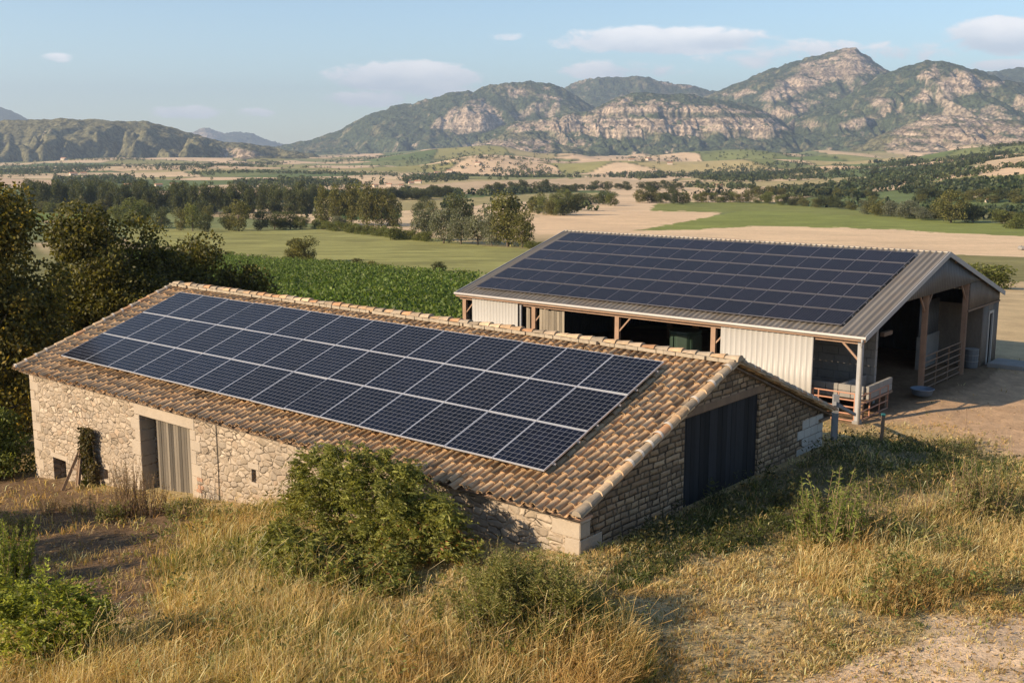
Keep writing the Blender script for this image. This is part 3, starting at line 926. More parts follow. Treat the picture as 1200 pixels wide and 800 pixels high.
# ================================================================== THE STONE BARN
def wall(name, mat_, parent, a0, a1, zb, top, ops, place, thick, brk=()):
    """a wall with real openings. place(a, d, z): a along, d into the wall (0 = outside face); top(a) gives its upper edge"""
    xs = sorted(set([a0, a1] + [o for q in ops for o in q[:2]] + list(brk)))
    vs = []; fs = []; idx = {}
    def vid(a, d, z):
        k = (round(a, 4), d, round(z, 4))
        if k not in idx:
            idx[k] = len(vs); vs.append(place(a, d, z))
        return idx[k]
    def quad(p):
        f = []
        for q in p:
            i = vid(*q)
            if i not in f: f.append(i)
        if len(f) > 2: fs.append(f)
    for i in range(len(xs) - 1):
        xa, xb = xs[i], xs[i + 1]; mid = (xa + xb) / 2
        os_ = sorted([q for q in ops if q[0] - 1e-6 <= xa and q[1] + 1e-6 >= xb], key=lambda q: q[2])
        spans = []; z = [zb, zb]
        for q in os_:
            spans.append((z[0], z[1], q[2], q[2])); z = [q[3], q[3]]
        spans.append((z[0], z[1], top(xa), top(xb)))
        for (l0, l1, t0, t1) in spans:
            for d, rev in ((0, False), (thick, True)):
                p = [(xa, d, l0), (xb, d, l1), (xb, d, t1), (xa, d, t0)]
                quad(p[::-1] if rev else p)
            quad([(xa, 0, t0), (xb, 0, t1), (xb, thick, t1), (xa, thick, t0)])
            quad([(xa, 0, l0), (xa, thick, l0), (xb, thick, l1), (xb, 0, l1)])
        nb = lambda x: [q for q in ops if q[0] < x < q[1]]
        for q in ops:
            if abs(q[0] - xb) < 1e-6:
                quad([(xb, 0, q[2]), (xb, thick, q[2]), (xb, thick, q[3]), (xb, 0, q[3])])
            if abs(q[1] - xa) < 1e-6:
                quad([(xa, 0, q[2]), (xa, 0, q[3]), (xa, thick, q[3]), (xa, thick, q[2])])
        if i == 0: quad([(xa, 0, zb), (xa, 0, top(xa)), (xa, thick, top(xa)), (xa, thick, zb)])
        if i == len(xs) - 2: quad([(xb, 0, zb), (xb, thick, zb), (xb, thick, top(xb)), (xb, 0, top(xb))])
    me = bpy.data.meshes.new(name)
    me.from_pydata(vs, [], fs); me.update()
    me.materials.append(mat_)
    return link(bpy.data.objects.new(name, me), parent)


def tile_slope(L, S, place, seed, pitch=.205, course=.37, parent=None, x_off=0.0):
    """canal tiles: rows of curved covers over curved pans; place(x, s, h): along the eave, up the slope, off the roof"""
    g = np.random.default_rng(seed)
    nc = int(round(L / pitch)); nr = int(round(S / course))
    P = L / nc; C = S / nr
    Vs = []; Qs = []; Cs = []; n0 = 0
    pal = np.array([(.58, .37, .19), (.54, .325, .16), (.60, .41, .235), (.48, .315, .17), (.53, .38, .22), (.43, .28, .15), (.62, .45, .27)])
    for kind in (0, 1):
        for i in range(nc + (1 if kind else 0)):
            xc = (i + (.5 if kind == 0 else 0)) * P
            drift = 0
            for j in range(nr):
                s0 = j * C - .04 + g.normal(0, .024) + .07 * ((i * 7) % 3 - 1); s1 = s0 + C * 1.22
                jx = g.normal(0, .009); yaw = g.normal(0, .018)
                r0, r1 = (.088, .074) if kind else (.078, .09)
                h0 = (.045 + g.normal(0, .006)) if kind else .03
                nseg = 7 if kind else 5
                ang = np.linspace(0, PI, nseg)
                for e, (s, r, h) in enumerate(((s0, r0, h0 + .012), (s1, r1, h0 - .010))):
                    for a in ang:
                        x = xc + jx + yaw * (e - .5) + math.cos(a) * r
                        hh = h + (math.sin(a) * r * .80 if kind else -math.sin(a) * r * .55 + .035)
                        Vs.append((x, s, hh))
                c = (pal[g.integers(len(pal))] * .55 + pal.mean(0) * .5) * (.82 + .34 * g.random())
                if g.random() < .06: c = c * .55
                Cs += [c] * (2 * nseg)
                for k in range(nseg - 1):
                    q = (n0 + k, n0 + k + 1, n0 + nseg + k + 1, n0 + nseg + k)
                    Qs.append(q[::-1] if kind else q)
                # the visible end lip of each cover
                if kind:
                    m0 = n0 + 2 * nseg
                    for a in ang:
                        Vs.append((xc + jx - yaw * .5 + math.cos(a) * (r0 - .022), s0 + .001, h0 + .012 + math.sin(a) * (r0 - .022) * .78))
                    Cs += [c * .8] * nseg
                    for k in range(nseg - 1):
                        Qs.append((n0 + k, m0 + k, m0 + k + 1, n0 + k + 1))
                    n0 = m0 + nseg
                else:
                    n0 += 2 * nseg
    V = np.array(Vs)
    return place(V[:, 0], V[:, 1], V[:, 2]), np.array(Qs), np.array(Cs)


def build_barn():
    b = B1
    root = empty('stone_barn', (*b['o'], 0), -b['th'], 'long pale rubble stone barn under a clay tiled roof carrying solar panels', 'barn')
    L, W1, W2, RR, ze = b['L'], b['W1'], b['W2'], b['R'], b['ze']
    W = W1 + W2
    S1 = math.hypot(W1, RR); S2 = math.hypot(W2, RR)
    yf, yb, xr, xl = .22, W - .42, -.14, -L + .42
    th = .6
    def roof_z(y): return ze + RR * (y / W1 if y < W1 else (W - y) / W2)
    LOW = .17           # wall tops stop below the tiles
    # --- front wall
    dx0, dz1a = on_front(b, 163, 486.5, yf); dx1, dz1b = on_front(b, 222.5, 502, yf)
    dtop = (dz1a + dz1b) / 2
    ops = [(dx0, dx1, -1.6, dtop)]
    def win(x0, y0, x1, y1, p=None):
        a, z1 = on_front(b, x0, y0, yf); c, z0 = on_front(b, x1, y1, yf)
        return (a, c, z0, z1)
    wins = [win(62, 535, 79, 568), win(294.5, 549, 300.5, 566), win(238, 588, 245, 602), win(122, 549, 127, 562)]
    ops += wins
    fw = wall('wall', M['stone_front'], root, xl, xr, -1.8, lambda a: ze - LOW, ops, lambda a, d, z: (a, yf + d, z), th)
    # --- near gable with the big door
    gy0, gz0 = on_gable(b, 803, 489, xr); gy1, gz1 = on_gable(b, 890.5, 462, xr)
    gtop = (gz0 + gz1) / 2
    gab = [(gy0, gy1, .2, gtop)]
    gw = wall('wall', M['stone_gable'], root, yf + .002, yb, -.8, lambda a: roof_z(a) - LOW, gab, lambda a, d, z: (xr - d, a, z), th, brk=[W1])
    wall('wall', M['stone_front'], root, yf + .002, yb, -2.0, lambda a: roof_z(a) - LOW, [], lambda a, d, z: (xl + th - d, a, z), th, brk=[W1])
    wall('wall', M['stone_front'], root, xl, xr, -2.5, lambda a: ze - LOW, [], lambda a, d, z: (a, yb - d, z), th - .05)
    # --- corner stones
    m = MB(); z = 0.2; k = 0
    while z < ze - .42:
        h = .30 + random.random() * .16
        if z + h > ze - .2: h = ze - .2 - z
        a, c = (.75, .36) if k % 2 else (.40, .8)
        m.box((xr - a, yf - .012, z + .008), (xr + .012, yf + c, z + h - .008))
        z += h; k += 1
    m.build('quoin', M['ashlar'], root, bevel=.02)
    m = MB(); z = -1.3; k = 0
    while z < ze - .42:
        h = .30 + random.random() * .16
        if z + h > ze - .2: h = ze - .2 - z
        a = .6 if k % 2 else .32
        m.box((xl - .012, yf - .012, z + .008), (xl + a, yf + .4, z + h - .008))
        z += h; k += 1
    m.build('quoin', M['ashlar'], root, bevel=.02)
    # jamb stones and lintel of the front door
    for sx, x in ((-1, dx0), (1, dx1)):
        m = MB(); z = -1.4; k = 0
        while z < dtop:
            h = min(.3 + random.random() * .2, dtop - z)
            a = .5 if k % 2 else .28
            x0, x1 = (x - a, x + .004) if sx < 0 else (x - .004, x + a)
            m.box((x0, yf - .014, z + .006), (x1, yf + .5, z + h - .006)); z += h; k += 1
        m.build('door_jamb', M['ashlar'], root, bevel=.015)
    m = MB(); m.box((dx0 - .28, yf - .02, dtop + .004), (dx1 + .24, yf + .5, dtop + .34))
    m.build('lintel', M['ashlar'], root, bevel=.02)
    # grey plank leaf, set back in the opening, one end ajar
    dl, _ = on_front(b, 184, 500, yf + .32)
    m = MB(); x = dl; g = random.Random(3)
    while x < dx1 - .02:
        w = min(.10 + g.random() * .06, dx1 - .01 - x); s = .35 + 1.0 * g.random()
        m.curcol = (s, s, s * .97)
        m.box((x, yf + .30 + g.random() * .008, -1.25 + g.random() * .08), (x + w - .014, yf + .345, dtop - .03)); x += w
    m.curcol = (.6, .6, .6)
    for z in (-.5, .8, 1.6): m.box((dl, yf + .347, z), (dx1 - .01, yf + .39, z + .14))
    m.build('barn_door', M['grey_wood'], root)['label'] = 'weathered grey plank door, partly slid open'
    m = MB(); m.box((dx0 - .3, yf + .75, -1.8), (dx1 + .3, yf + .8, dtop + .3)); m.build('dark_interior', M['black'], root)
    # small openings: a dark recess each
    for (x0, x1, z0, z1) in wins:
        m = MB(); m.box((x0 - .05, yf + .42, z0 - .05), (x1 + .05, yf + .5, z1 + .05)); pn = m.build('window', M['black'], root)
        m = MB()
        m.box((x0 - .14, yf - .012, z1 + .003), (x1 + .14, yf + .3, z1 + .17)); m.build('window_lintel', M['ashlar'], pn, bevel=.012)
        m = MB(); m.box((x0 - .1, yf - .02, z0 - .10), (x1 + .1, yf + .3, z0 - .003)); m.build('window_sill', M['ashlar'], pn, bevel=.012)
    # orange bricks patching the jamb
    m = MB()
    for k, (px, py) in enumerate([(234.5, 562), (236, 571), (234, 575)]):
        x, z = on_front(b, px, py, yf); m.box((x - .14, yf - .02, z - .05), (x + .14, yf + .1, z + .06))
    m.build('brick_patch', M['brick'], root, bevel=.01)
    # cable down the front
    x, z = on_front(b, 253.5, 500, yf)
    m = MB(); m.tube([(x, yf - .02, ze - .2), (x + .02, yf - .02, 1.2), (x, yf - .02, -.9)], .012, 5); m.build('cable', M['rope'], root)
    # --- black gable door: boards behind the opening, wooden lintel beam
    m = MB(); y = gy0 - .05; g = random.Random(5)
    while y < gy1 + .05:
        w = .2 + g.random() * .03; s = .6 + .8 * g.random(); m.curcol = (s, s, s)
        m.box((xr - .12, y, .25), (xr - .07 + g.random() * .012, min(y + w - .012, gy1 + .06), gtop + .02)); y += w
    m.build('barn_door', M['black_wood'], root)['label'] = 'tall black boarded door in the gable'
    m = MB(); m.box((xr - .5, gy0 - .25, gtop + .004), (xr + .015, gy1 + .25, gtop + .20)); m.build('lintel', M['brown_wood'], root, bevel=.015)
    # pale blocks at the back corner of the gable
    m = MB(); ya, za = on_gable(b, 934, 510, xr)
    z = .25; k = 0
    while z < za + .35:
        yy = ya + (0 if k % 2 else .3)
        while yy < yb:
            w = min(.42, yb + .01 - yy); m.box((xr - .3, yy + .008, z + .008), (xr + .02, yy + w - .008, z + .25)); yy += w
        z += .26; k += 1
    m.build('block_patch', M['block'], root, bevel=.012)
    # --- roof: deck and canal tiles on both slopes
    cs1, sn1 = W1 / S1, RR / S1; cs2, sn2 = W2 / S2, RR / S2
    f1 = lambda x, s, h: np.stack([x - L, s * cs1 - h * sn1, ze + s * sn1 + h * cs1 - .08], -1)
    f2 = lambda x, s, h: np.stack([x - L, W - (s * cs2 - h * sn2), ze + s * sn2 + h * cs2 - .08], -1)
    V1, Q1, C1 = tile_slope(L, S1, f1, 21)
    V2, Q2, C2 = tile_slope(L, S2, f2, 22)
    dk = [(-L + .03, .04, ze - .12), (-.03, .04, ze - .12), (-.03, W1, ze + RR - .12), (-L + .03, W1, ze + RR - .12), (-L + .03, W - .04, ze - .12), (-.03, W - .04, ze - .12)]
    dk = np.array(dk + [(x, y, z - .05) for x, y, z in dk])
    dq = np.array([(0, 1, 2, 3), (3, 2, 5, 4), (6, 9, 8, 7), (9, 10, 11, 8), (0, 6, 7, 1), (4, 5, 11, 10), (0, 3, 9, 6), (3, 4, 10, 9), (1, 7, 8, 2), (2, 8, 11, 5)])
    V = np.vstack([V1, V2, dk]); Q = np.vstack([Q1, Q2 + len(V1), dq + len(V1) + len(V2)]); C = np.vstack([C1, C2, np.tile([(.16, .11, .075)], (12, 1))])
    roof = np_mesh('roof', V, Q, M['tile'], root, col=C)
    # ridge tiles bedded in mortar
    g = random.Random(9)
    m = MB(); n = 60
    pal = [(.46, .31, .18), (.46, .26, .14), (.38, .29, .20), (.34, .27, .19), (.48, .35, .22), (.32, .26, .19)]
    for i in range(n):
        x0 = -L - .05 + (L + .1) * i / n; x1 = -L - .05 + (L + .1) * (i + 1.15) / n
        c = pal[g.randrange(6)]; s = .75 + .4 * g.random(); m.curcol = tuple(q * s for q in c)
        z = ze + RR + .0 + g.gauss(0, .012); r0 = .155; r1 = .135; dy = g.gauss(0, .012)
        vs = []; 
        for x, r, dz in ((x0, r1, -.01), (x1, r0, .02)):
            for k in range(9):
                a = PI * k / 8; vs.append((x, W1 + dy + math.cos(a) * r, z + dz + math.sin(a) * r * .95))
        m.add(vs, [(k, k + 1, 9 + k + 1, 9 + k) for k in range(8)] + [tuple(range(9)), tuple(range(17, 8, -1))])
    m.curcol = (.33, .275, .205)
    for i in range(90):
        x = -L + L * (i + g.random()) / 90
        for sy in (-1, 1):
            w = .15 + .12 * g.random()
            m.beam((x - w, W1 + sy * .16, ze + RR + .02), (x + w, W1 + sy * (.16 + .03 * g.random()), ze + RR + .02), .09, .09)
    m.build('ridge_cap', M['tile'], roof, smooth=False)
    # verge rows at both ends
    for name, x, rr in (('verge', -.02, .125), ('verge', -L + .02, .115)):
        m = MB()
        for (y0, z0, y1, z1) in ((0, ze, W1, ze + RR), (W, ze, W1, ze + RR)):
            n = 17
            for j in range(n):
                t0 = j / n - .012; t1 = (j + 1.12) / n
                c = pal[g.randrange(6)]; s = .8 + .35 * g.random(); m.curcol = tuple(q * s for q in c)
                vs = []
                for tt, r, dz in ((t0, rr, .03), (t1, rr * .84, .0)):
                    for k in range(9):
                        a = PI * k / 8
                        vs.append((x + math.cos(a) * r + g.gauss(0, .002), y0 + (y1 - y0) * tt, z0 + (z1 - z0) * tt + dz - .0 + math.sin(a) * r * .9))
                fl = [(k, k + 1, 9 + k + 1, 9 + k) for k in range(8)]
                m.add(vs, fl + [tuple(range(8, -1, -1))])
                if g.random() < .5:          # a dab of mortar at the lip
                    cc = m.curcol; m.curcol = (.60, .53, .44); vs2 = []
                    for tt, e in ((t0 - .006, .012), (t0 + .006, .008)):
                        for k in range(9):
                            a = PI * k / 8; vs2.append((x + math.cos(a) * (rr + e), y0 + (y1 - y0) * tt, z0 + (z1 - z0) * tt + .03 + math.sin(a) * (rr + e) * .9))
                    m.add(vs2, fl); m.curcol = cc
        m.build(name, M['tile'], roof)
    # eave course: terracotta strip over a pale bed
    m = MB(); m.box((-L + .05, yf - .16, ze - .165), (-.02, yf + .3, ze - .105)); m.build('eave_course', M['terracotta'], root, bevel=.01)
    m = MB(); m.box((-L + .10, yf - .07, ze - .235), (-.06, yf + .3, ze - .168)); m.build('eave_bed', M['fascia_line'], root, bevel=.01)
    m = MB(); m.box((-L + .1, yb - .3, ze - .23), (-.04, W - .12, ze - .15)); m.build('eave_course', M['brown_wood'], root)
    return root


barn = build_barn()


def solar_array(b, nu, nv, gapu, gapv, glassm, off, label, fw, rail_mat, sub=True):
    """panels on the front slope; each panel an own part, with its frame below it"""
    S = math.hypot(b['W1'], b['R']); cs, sn = b['W1'] / S, b['R'] / S
    root = empty('solar_array', (*b['o'], 0), -b['th'], label, 'solar array')
    U = b['u1'] - b['u0']; VV = S * (b['v1'] - b['v0'])
    pw, ph = U / nu, VV / nv
    w, h = pw - gapu, ph - gapv
    # panel mesh in its own frame: x along the eave, y up the slope
    V = []; Q = []; uv = []
    t = .042
    V = [(fw, fw, t - .004), (w - fw, fw, t - .004), (w - fw, h - fw, t - .004), (fw, h - fw, t - .004), (fw, fw, 0.002), (w - fw, fw, 0.002), (w - fw, h - fw, 0.002), (fw, h - fw, 0.002)]
    gl = np_mesh('solar_panel', V, [(0, 1, 2, 3), (7, 6, 5, 4)], glassm, None, uv=[(0, 0), (1, 0), (1, 1), (0, 1)] + [(0, 0)] * 4)
    m = MB()
    m.box((0, 0, 0), (w, fw, t)); m.box((0, h - fw, 0), (w, h, t)); m.box((0, fw, 0), (fw, h - fw, t)); m.box((w - fw, fw, 0), (w, h - fw, t))
    fr = m.build('frame', rail_mat, None)
    tilt = math.atan2(b['R'], b['W1'])
    first = True
    for j in range(nv):
        for i in range(nu):
            if first:
                g_, f_ = gl, fr; first = False
            else:
                g_ = gl.copy(); COL.objects.link(g_); f_ = fr.copy(); COL.objects.link(f_)
            g_.parent = root; f_.parent = g_
            s = S * b['v0'] + j * ph + gapv / 2
            u = -b['u1'] + i * pw + gapu / 2
            g_.location = (u, s * cs - off * sn, b['ze'] + s * sn + off * cs)
            g_.rotation_euler = (tilt + random.gauss(0, .003), random.gauss(0, .003), 0)
    # mounting rails seen in the gaps and at the ends
    for j in range(nv):
        for q in (.22, .78):
            s = S * b['v0'] + (j + q) * ph
            m = MB()
            c = Vector((0, s * cs - (off - .035) * sn, b['ze'] + s * sn + (off - .035) * cs))
            m.beam((-b['u1'] - .03, c.y, c.z), (-b['u0'] + .035, c.y, c.z), .04, .045)
            m.build('mounting_rail', M['frame'], root)
    return root


sa1 = solar_array(B1, 14, 3, .012, .03, M['panel_near'], .19, 'near array of large blue black panels in three rows on the clay tiled roof', .015, M['frame'])

# ================================================================== THE METAL SHED
def build_shed():
    b = B2
    L, W1, W2, RR, ze = b['L'], b['W1'], b['W2'], b['R'], b['ze']
    W = W1 + W2; S1 = math.hypot(W1, RR); S2 = math.hypot(W2, RR)
    root = empty('metal_shed', (*b['o'], 0), -b['th'], 'open sided steel framed shed with grey metal roof covered in solar panels', 'shed')
    GZ = -2.2
    # roof sheets: trapezoid ribs running down the slope
    def sheet(x0, x1, S, f, pitch=.30):
        n = int((x1 - x0) / pitch); xs = []; hs = []
        for i in range(n):
            a = x0 + (x1 - x0) * i / n; p = (x1 - x0) / n
            xs += [a, a + p * .58, a + p * .68, a + p * .90]; hs += [0, 0, .075, .075]
        xs.append(x1); hs.append(0)
        xs = np.array(xs); hs = np.array(hs); ss = np.linspace(0, S, 9)
        V = np.vstack([f(xs, np.full(len(xs), s), hs) for s in ss]); n = len(xs)
        i = np.arange(len(ss) - 1)[:, None] * n + np.arange(n - 1)[None, :]
        return V, np.stack([i, i + 1, i + 1 + n, i + n], -1).reshape(-1, 4)
    cs1, sn1 = W1 / S1, RR / S1; cs2, sn2 = W2 / S2, RR / S2
    V1, Q1 = sheet(-L, 0, S1, lambda x, s, h: np.stack([x, s * cs1 - h * sn1, ze + s * sn1 + h * cs1], -1))
    V2, Q2 = sheet(-L, 0, S2, lambda x, s, h: np.stack([x, W - (s * cs2 - h * sn2), ze + s * sn2 + h * cs2], -1))
    V3 = V1 - [0, 0, .035]; V4 = V2 - [0, 0, .035]
    n1, n2 = len(V1), len(V2)
    roof = np_mesh('roof', np.vstack([V1, V2, V3, V4]), np.vstack([Q1, (Q2 + n1)[:, ::-1], (Q1 + n1 + n2)[:, ::-1], Q2 + 2 * n1 + n2]), M['metal_roof'], root)
    m = MB()
    for (ya, za, yb_, zb) in ((-.03, -.0, W1, RR), (W + .03, 0, W1, RR)):
        for x in (-.0, -L - .03):
            m = MB(); m.beam((x + .015, ya, ze + za - .06), (x + .015, yb_, ze + zb - .06), .04, .24)
            m.build('bargeboard', M['galv'], roof)
    m = MB(); m.tube([(-L - .03, W1, ze + RR + .03), (.03, W1, ze + RR + .02)], .06, 8); m.build('ridge_cap', M['metal_roof'], roof)
    # purlins
    m = MB()
    for k in range(1, 7):
        for (S, cs, sn, sg) in ((S1, cs1, sn1, 1), (S2, cs2, sn2, -1)):
            s = S * k / 7.0; y = s * cs if sg > 0 else W - s * cs
            m.beam((-L + .1, y, ze + s * sn - .13), (-.1, y, ze + s * sn - .13), .07, .16)
    m.build('purlin', M['brown_wood'], roof)
    # gutter along the eave and the downpipe on the corner post
    m = MB(); m.tube([(-L - .05, -.07, ze - .02), (.04, -.07, ze - .04)], .075, 8); m.build('gutter', M['gutter'], root)
    cx, cy = -.32, .30
    m = MB(); m.tube([(-.12, -.07, ze - .06), (-.12, -.07, ze - .22), (-.2, .02, ze - .36), (cx + .12, cy - .14, ze - .52), (cx + .12, cy - .14, GZ + .25)], .06, 8)
    m.build('downpipe', M['galv'], root, smooth=True)
    m = MB(); m.box((-L, -.02, ze - .20), (-.02, .06, ze - .085)); m.build('fascia', M['steel_rust'], root)
    # posts
    def fx(px, py=380): return on_front(b, px, py, cy)[0]
    ps = [fx(545, 350), fx(626, 360), fx(723.7, 380), fx(836.5, 390)]
    tops = lambda y: ze + RR * (y / W1 if y < W1 else (W - y) / W2) - .2
    def post(x, y, w, zt, mt, braces):
        m = MB(); m.box((x - w / 2, y - w * .3, GZ), (x + w / 2, y - w * .3 + .03, zt)); m.box((x - w / 2, y + w * .3, GZ), (x + w / 2, y + w * .3 + .03, zt)); m.box((x - .02, y - w * .3 + .03, GZ), (x + .02, y + w * .3, zt))
        p = m.build('post', mt, root)
        for d in braces:
            m = MB(); m.beam((x + d[0] * .05, y + d[1] * .05, zt - 1.0), (x + d[0] * .85, y + d[1] * .85, zt - .12), .07, .07); m.build('brace', M['steel_rust'], p)
        return p
    for i, x in enumerate(ps):
        post(x, cy, .25, ze - .17, M['steel_rust'], [(1, 0)])
    # pale corner post
    m = MB(); m.box((cx - .10, cy - .10, GZ - .3), (cx + .10, cy + .10, ze - .17)); p = m.build('post', M['galv'], root)
    p['label'] = 'pale grey corner post'
    m = MB(); m.beam((cx - .1, cy, ze - 1.05), (cx - .95, cy, ze - .22), .09, .09); m.build('brace', M['steel_rust'], p)
    m = MB(); m.box((cx - .17, cy - .17, GZ - .3), (cx + .17, cy + .17, -1.68)); m.build('footing', M['concrete'], p, bevel=.02)
    # gable posts
    yA, _ = on_gable(b, 1082.5, 400, -.30); yB, _ = on_gable(b, 1130, 380, -.30)
    gz = ze + 1.02
    for y in (yA, yB):
        post(-.32, y, .25, gz + .15, M['steel_rust'], [(0, 1), (0, -1)] if y == yA else [(0, -1)])
    # inner frames
    for x in ps[1:]:
        for y in (yA, yB): post(x, y, .3, tops(y), M['brown_wood'], [])
        m = MB(); m.beam((x, cy, ze - .32), (x, W1, ze + RR - .32), .14, .22); m.beam((x, W1, ze + RR - .32), (x, W - .3, ze - .32), .14, .22); m.build('rafter', M['brown_wood'], root)
    m = MB(); m.beam((-.32, cy, ze - .30), (-.32, W1, ze + RR - .30), .14, .22); m.beam((-.32, W1, ze + RR - .30), (-.32, W - .3, ze - .30), .14, .22); m.build('rafter', M['steel_rust'], root)
    m = MB(); m.box((-L + .1, cy - .09, ze - .36), (-.2, cy + .09, ze - .205)); m.build('eave_beam', M['steel_rust'], root)
    # corrugated wall panels
    def clad(name, mt, pa, pb, z0, z1f, rib=.16, depth=.03, n_in=None, label=None):
        """vertical sheet from point pa to pb on plan; z1f(t) top edge; ribs push out by depth"""
        pa = np.array(pa, float); pb = np.array(pb, float); Ld = np.linalg.norm(pb - pa); d = (pb - pa) / Ld
        nrm = np.array([d[1], -d[0]])
        n = max(2, int(Ld / rib)); ts = []; hs = []
        for i in range(n):
            ts += [i / n, (i + .55) / n, (i + .65) / n, (i + .9) / n]; hs += [0, 0, depth, depth]
        ts.append(1.0); hs.append(0)
        ts = np.array(ts); hs = np.array(hs)
        xy = pa + ts[:, None] * (pb - pa) + hs[:, None] * nrm
        zt = np.array([z1f(t_) for t_ in ts]); zb = np.array([z0(t_) if callable(z0) else z0 for t_ in ts])
        k = len(ts)
        V = np.vstack([np.c_[xy, zb], np.c_[xy, zt], np.c_[xy - nrm * .02, zb], np.c_[xy - nrm * .02, zt]])
        i = np.arange(k - 1)
        Q = np.vstack([np.stack([i, i + 1, k + i + 1, k + i], -1), np.stack([2 * k + i, 3 * k + i, 3 * k + i + 1, 2 * k + i + 1], -1),
                       np.stack([k + i, k + i + 1, 3 * k + i + 1, 3 * k + i], -1), np.stack([i, 2 * k + i, 2 * k + i + 1, i + 1], -1),
                       [[0, k, 3 * k, 2 * k], [k - 1, 3 * k - 1, 4 * k - 1, 2 * k - 1]]])
        o = np_mesh(name, V, Q, mt, root)
        if label: o['label'] = label
        return o
    yp = .12
    fx2 = lambda px, py: on_front(b, px, py, yp)[0]
    top = lambda t_: ze - .212
    clad('wall_panel', M['white_clad'], (fx2(553.5, 370), yp), (fx2(607, 375), yp), GZ - .2, top, .22, .025, label='white sheet panel at the far end')
    clad('wall_panel', M['white_clad'], (fx2(844, 410), yp), (fx2(952.5, 420), yp), GZ - .3, top, .26, .03, label='large white sheet panel near the corner')
    x = fx2(610.5, 370); m = MB(); m.tube([(x, yp, GZ), (x, yp, ze - .3)], .07, 8); m.build('pipe', M['galv'], root)
    def planks(x0, x1, seed, lab):
        g = random.Random(seed); m = MB(); x = x0
        while x < x1 - .03:
            w = min(.16 + g.random() * .05, x1 - x); s = .8 + .9 * g.random(); m.curcol = (s, s, s * .95)
            m.box((x, yp + .02 + g.random() * .01, GZ), (x + w - .012, yp + .055, ze - .40 - g.random() * .05)); x += w
        m.build('plank_panel', M['grey_wood'], root)['label'] = lab
    planks(fx2(616.5, 370), fx2(621, 370), 1, 'narrow grey plank strip')
    planks(fx2(632, 375), fx2(661, 380), 2, 'grey plank sliding door')
    # back wall, far end wall: dark inside
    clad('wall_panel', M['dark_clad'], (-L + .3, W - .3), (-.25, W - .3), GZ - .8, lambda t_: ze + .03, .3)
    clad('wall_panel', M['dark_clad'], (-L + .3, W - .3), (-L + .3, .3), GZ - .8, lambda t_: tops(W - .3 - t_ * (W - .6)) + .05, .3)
    # partitions that make the bays dark
    xm = (ps[3] + cx) / 2
    # gable cladding above the opening
    xg = -.18
    ytop0 = W1 * (gz - ze + .14) / RR; ytop1 = W - W2 * (gz - ze + .14) / RR
    yy = lambda a, c: (lambda t_: min(tops(a + (c - a) * t_) + .10, 99))
    clad('gable_cladding', M['grey_clad'], (xg, ytop0), (xg, W1), gz, yy(ytop0, W1), .24, .03)
    clad('gable_cladding', M['grey_clad'], (xg, W1), (xg, ytop1), gz, yy(W1, ytop1), .24, .03)
    # right part of the gable: rusty sheet, recess, dull wall with a white framed door
    clad('gable_cladding', M['rust_clad'], (xg, yB + .2), (xg, W - .3), lambda t_: ze - .42, lambda t_: min(gz - .01, tops(yB + .2 + (W - .5 - yB) * t_) + .10), .22, .02, label='rust stained sheet above the side door')
    yd, _ = on_gable(b, 1150, 400, xg)
    d0, dz0 = on_gable(b, 1155, 415, xg); d1, dz1 = on_gable(b, 1163, 366, xg)
    clad('wall_panel', M['rust_clad'], (xg - .01, yd), (xg - .01, d0), GZ - .4, lambda t_: ze - .43, .24, .015)
    clad('wall_panel', M['rust_clad'], (xg - .01, d1 + .12), (xg - .01, W - .3), GZ - .4, lambda t_: ze - .43, .24, .015)
    dt = dz1
    m = MB(); m.box((xg - .06, d0, dt + .02), (xg + .0, d1 + .12, ze - .43)); m.build('wall_panel', M['rust_clad'], root)
    m = MB(); m.box((xg - .04, d0 - .02, GZ), (xg + .05, d0 + .14, dt)); m.box((xg - .04, d1, GZ), (xg + .05, d1 + .13, dt)); m.box((xg - .04, d0 - .02, dt), (xg + .055, d1 + .13, dt + .16))
    df = m.build('door_frame', M['white_clad'], root)
    m = MB(); m.box((xg - .035, d0 + .14, GZ), (xg + .0, d1 - .45, dt)); dr = m.build('side_door', M['white_clad'], root); dr['label'] = 'faded white side door, ajar'
    m = MB(); m.tube([(xg + .03, d1 - .5, GZ + 1.0), (xg + .03, d1 - .5, GZ + 1.2)], .02, 6); m.build('handle', M['black'], dr)
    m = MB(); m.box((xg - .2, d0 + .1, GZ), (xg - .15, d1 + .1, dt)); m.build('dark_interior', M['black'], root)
    # recessed inner wall, block plinth under sheet
    xr2 = -2.6
    clad('wall_panel', M['grey_clad'], (xr2, yB - .2), (xr2, yd), .0, lambda t_: ze - .2, .24, .02)
    m = MB(); m.box((xr2 - .1, yB - .2, GZ - .3), (xr2 + .12, yd, .0)); m.build('plinth', M['concrete'], root)
    m = MB(); m.box((xr2, yd - .02, GZ - .3), (xg - .02, yd + .06, ze - .43)); m.build('wall_panel', M['rust_clad'], root)
    # lintel rail under the rusty sheet
    m = MB(); m.box((xg - .03, yB, ze - .50), (xg + .05, W - .28, ze - .41)); m.build('rail', M['brown_wood'], root)
    # concrete block wall inside the near bay
    m = MB(); g = random.Random(4)
    for r_ in range(11):
        x = -5.6 + (.2 if r_ % 2 else 0)
        while x < -1.2:
            z = GZ - .2 + r_ * .4
            m.box((x, 4.3 + g.random() * .02, z + .01), (min(x + .78, -1.2), 4.55, z + .39)); x += .8
    m.build('block_wall', M['concrete'], root)
    # horizontal timber seen through the gable opening
    ya, za = on_gable(b, 1034, 392, -2.0); yb_, zb = on_gable(b, 1079, 396, -2.0)
    m = MB(); m.beam((-2.0, ya, za), (-2.0, yA + .1, za), .2, .2); m.build('cross_beam', M['brown_wood'], root)
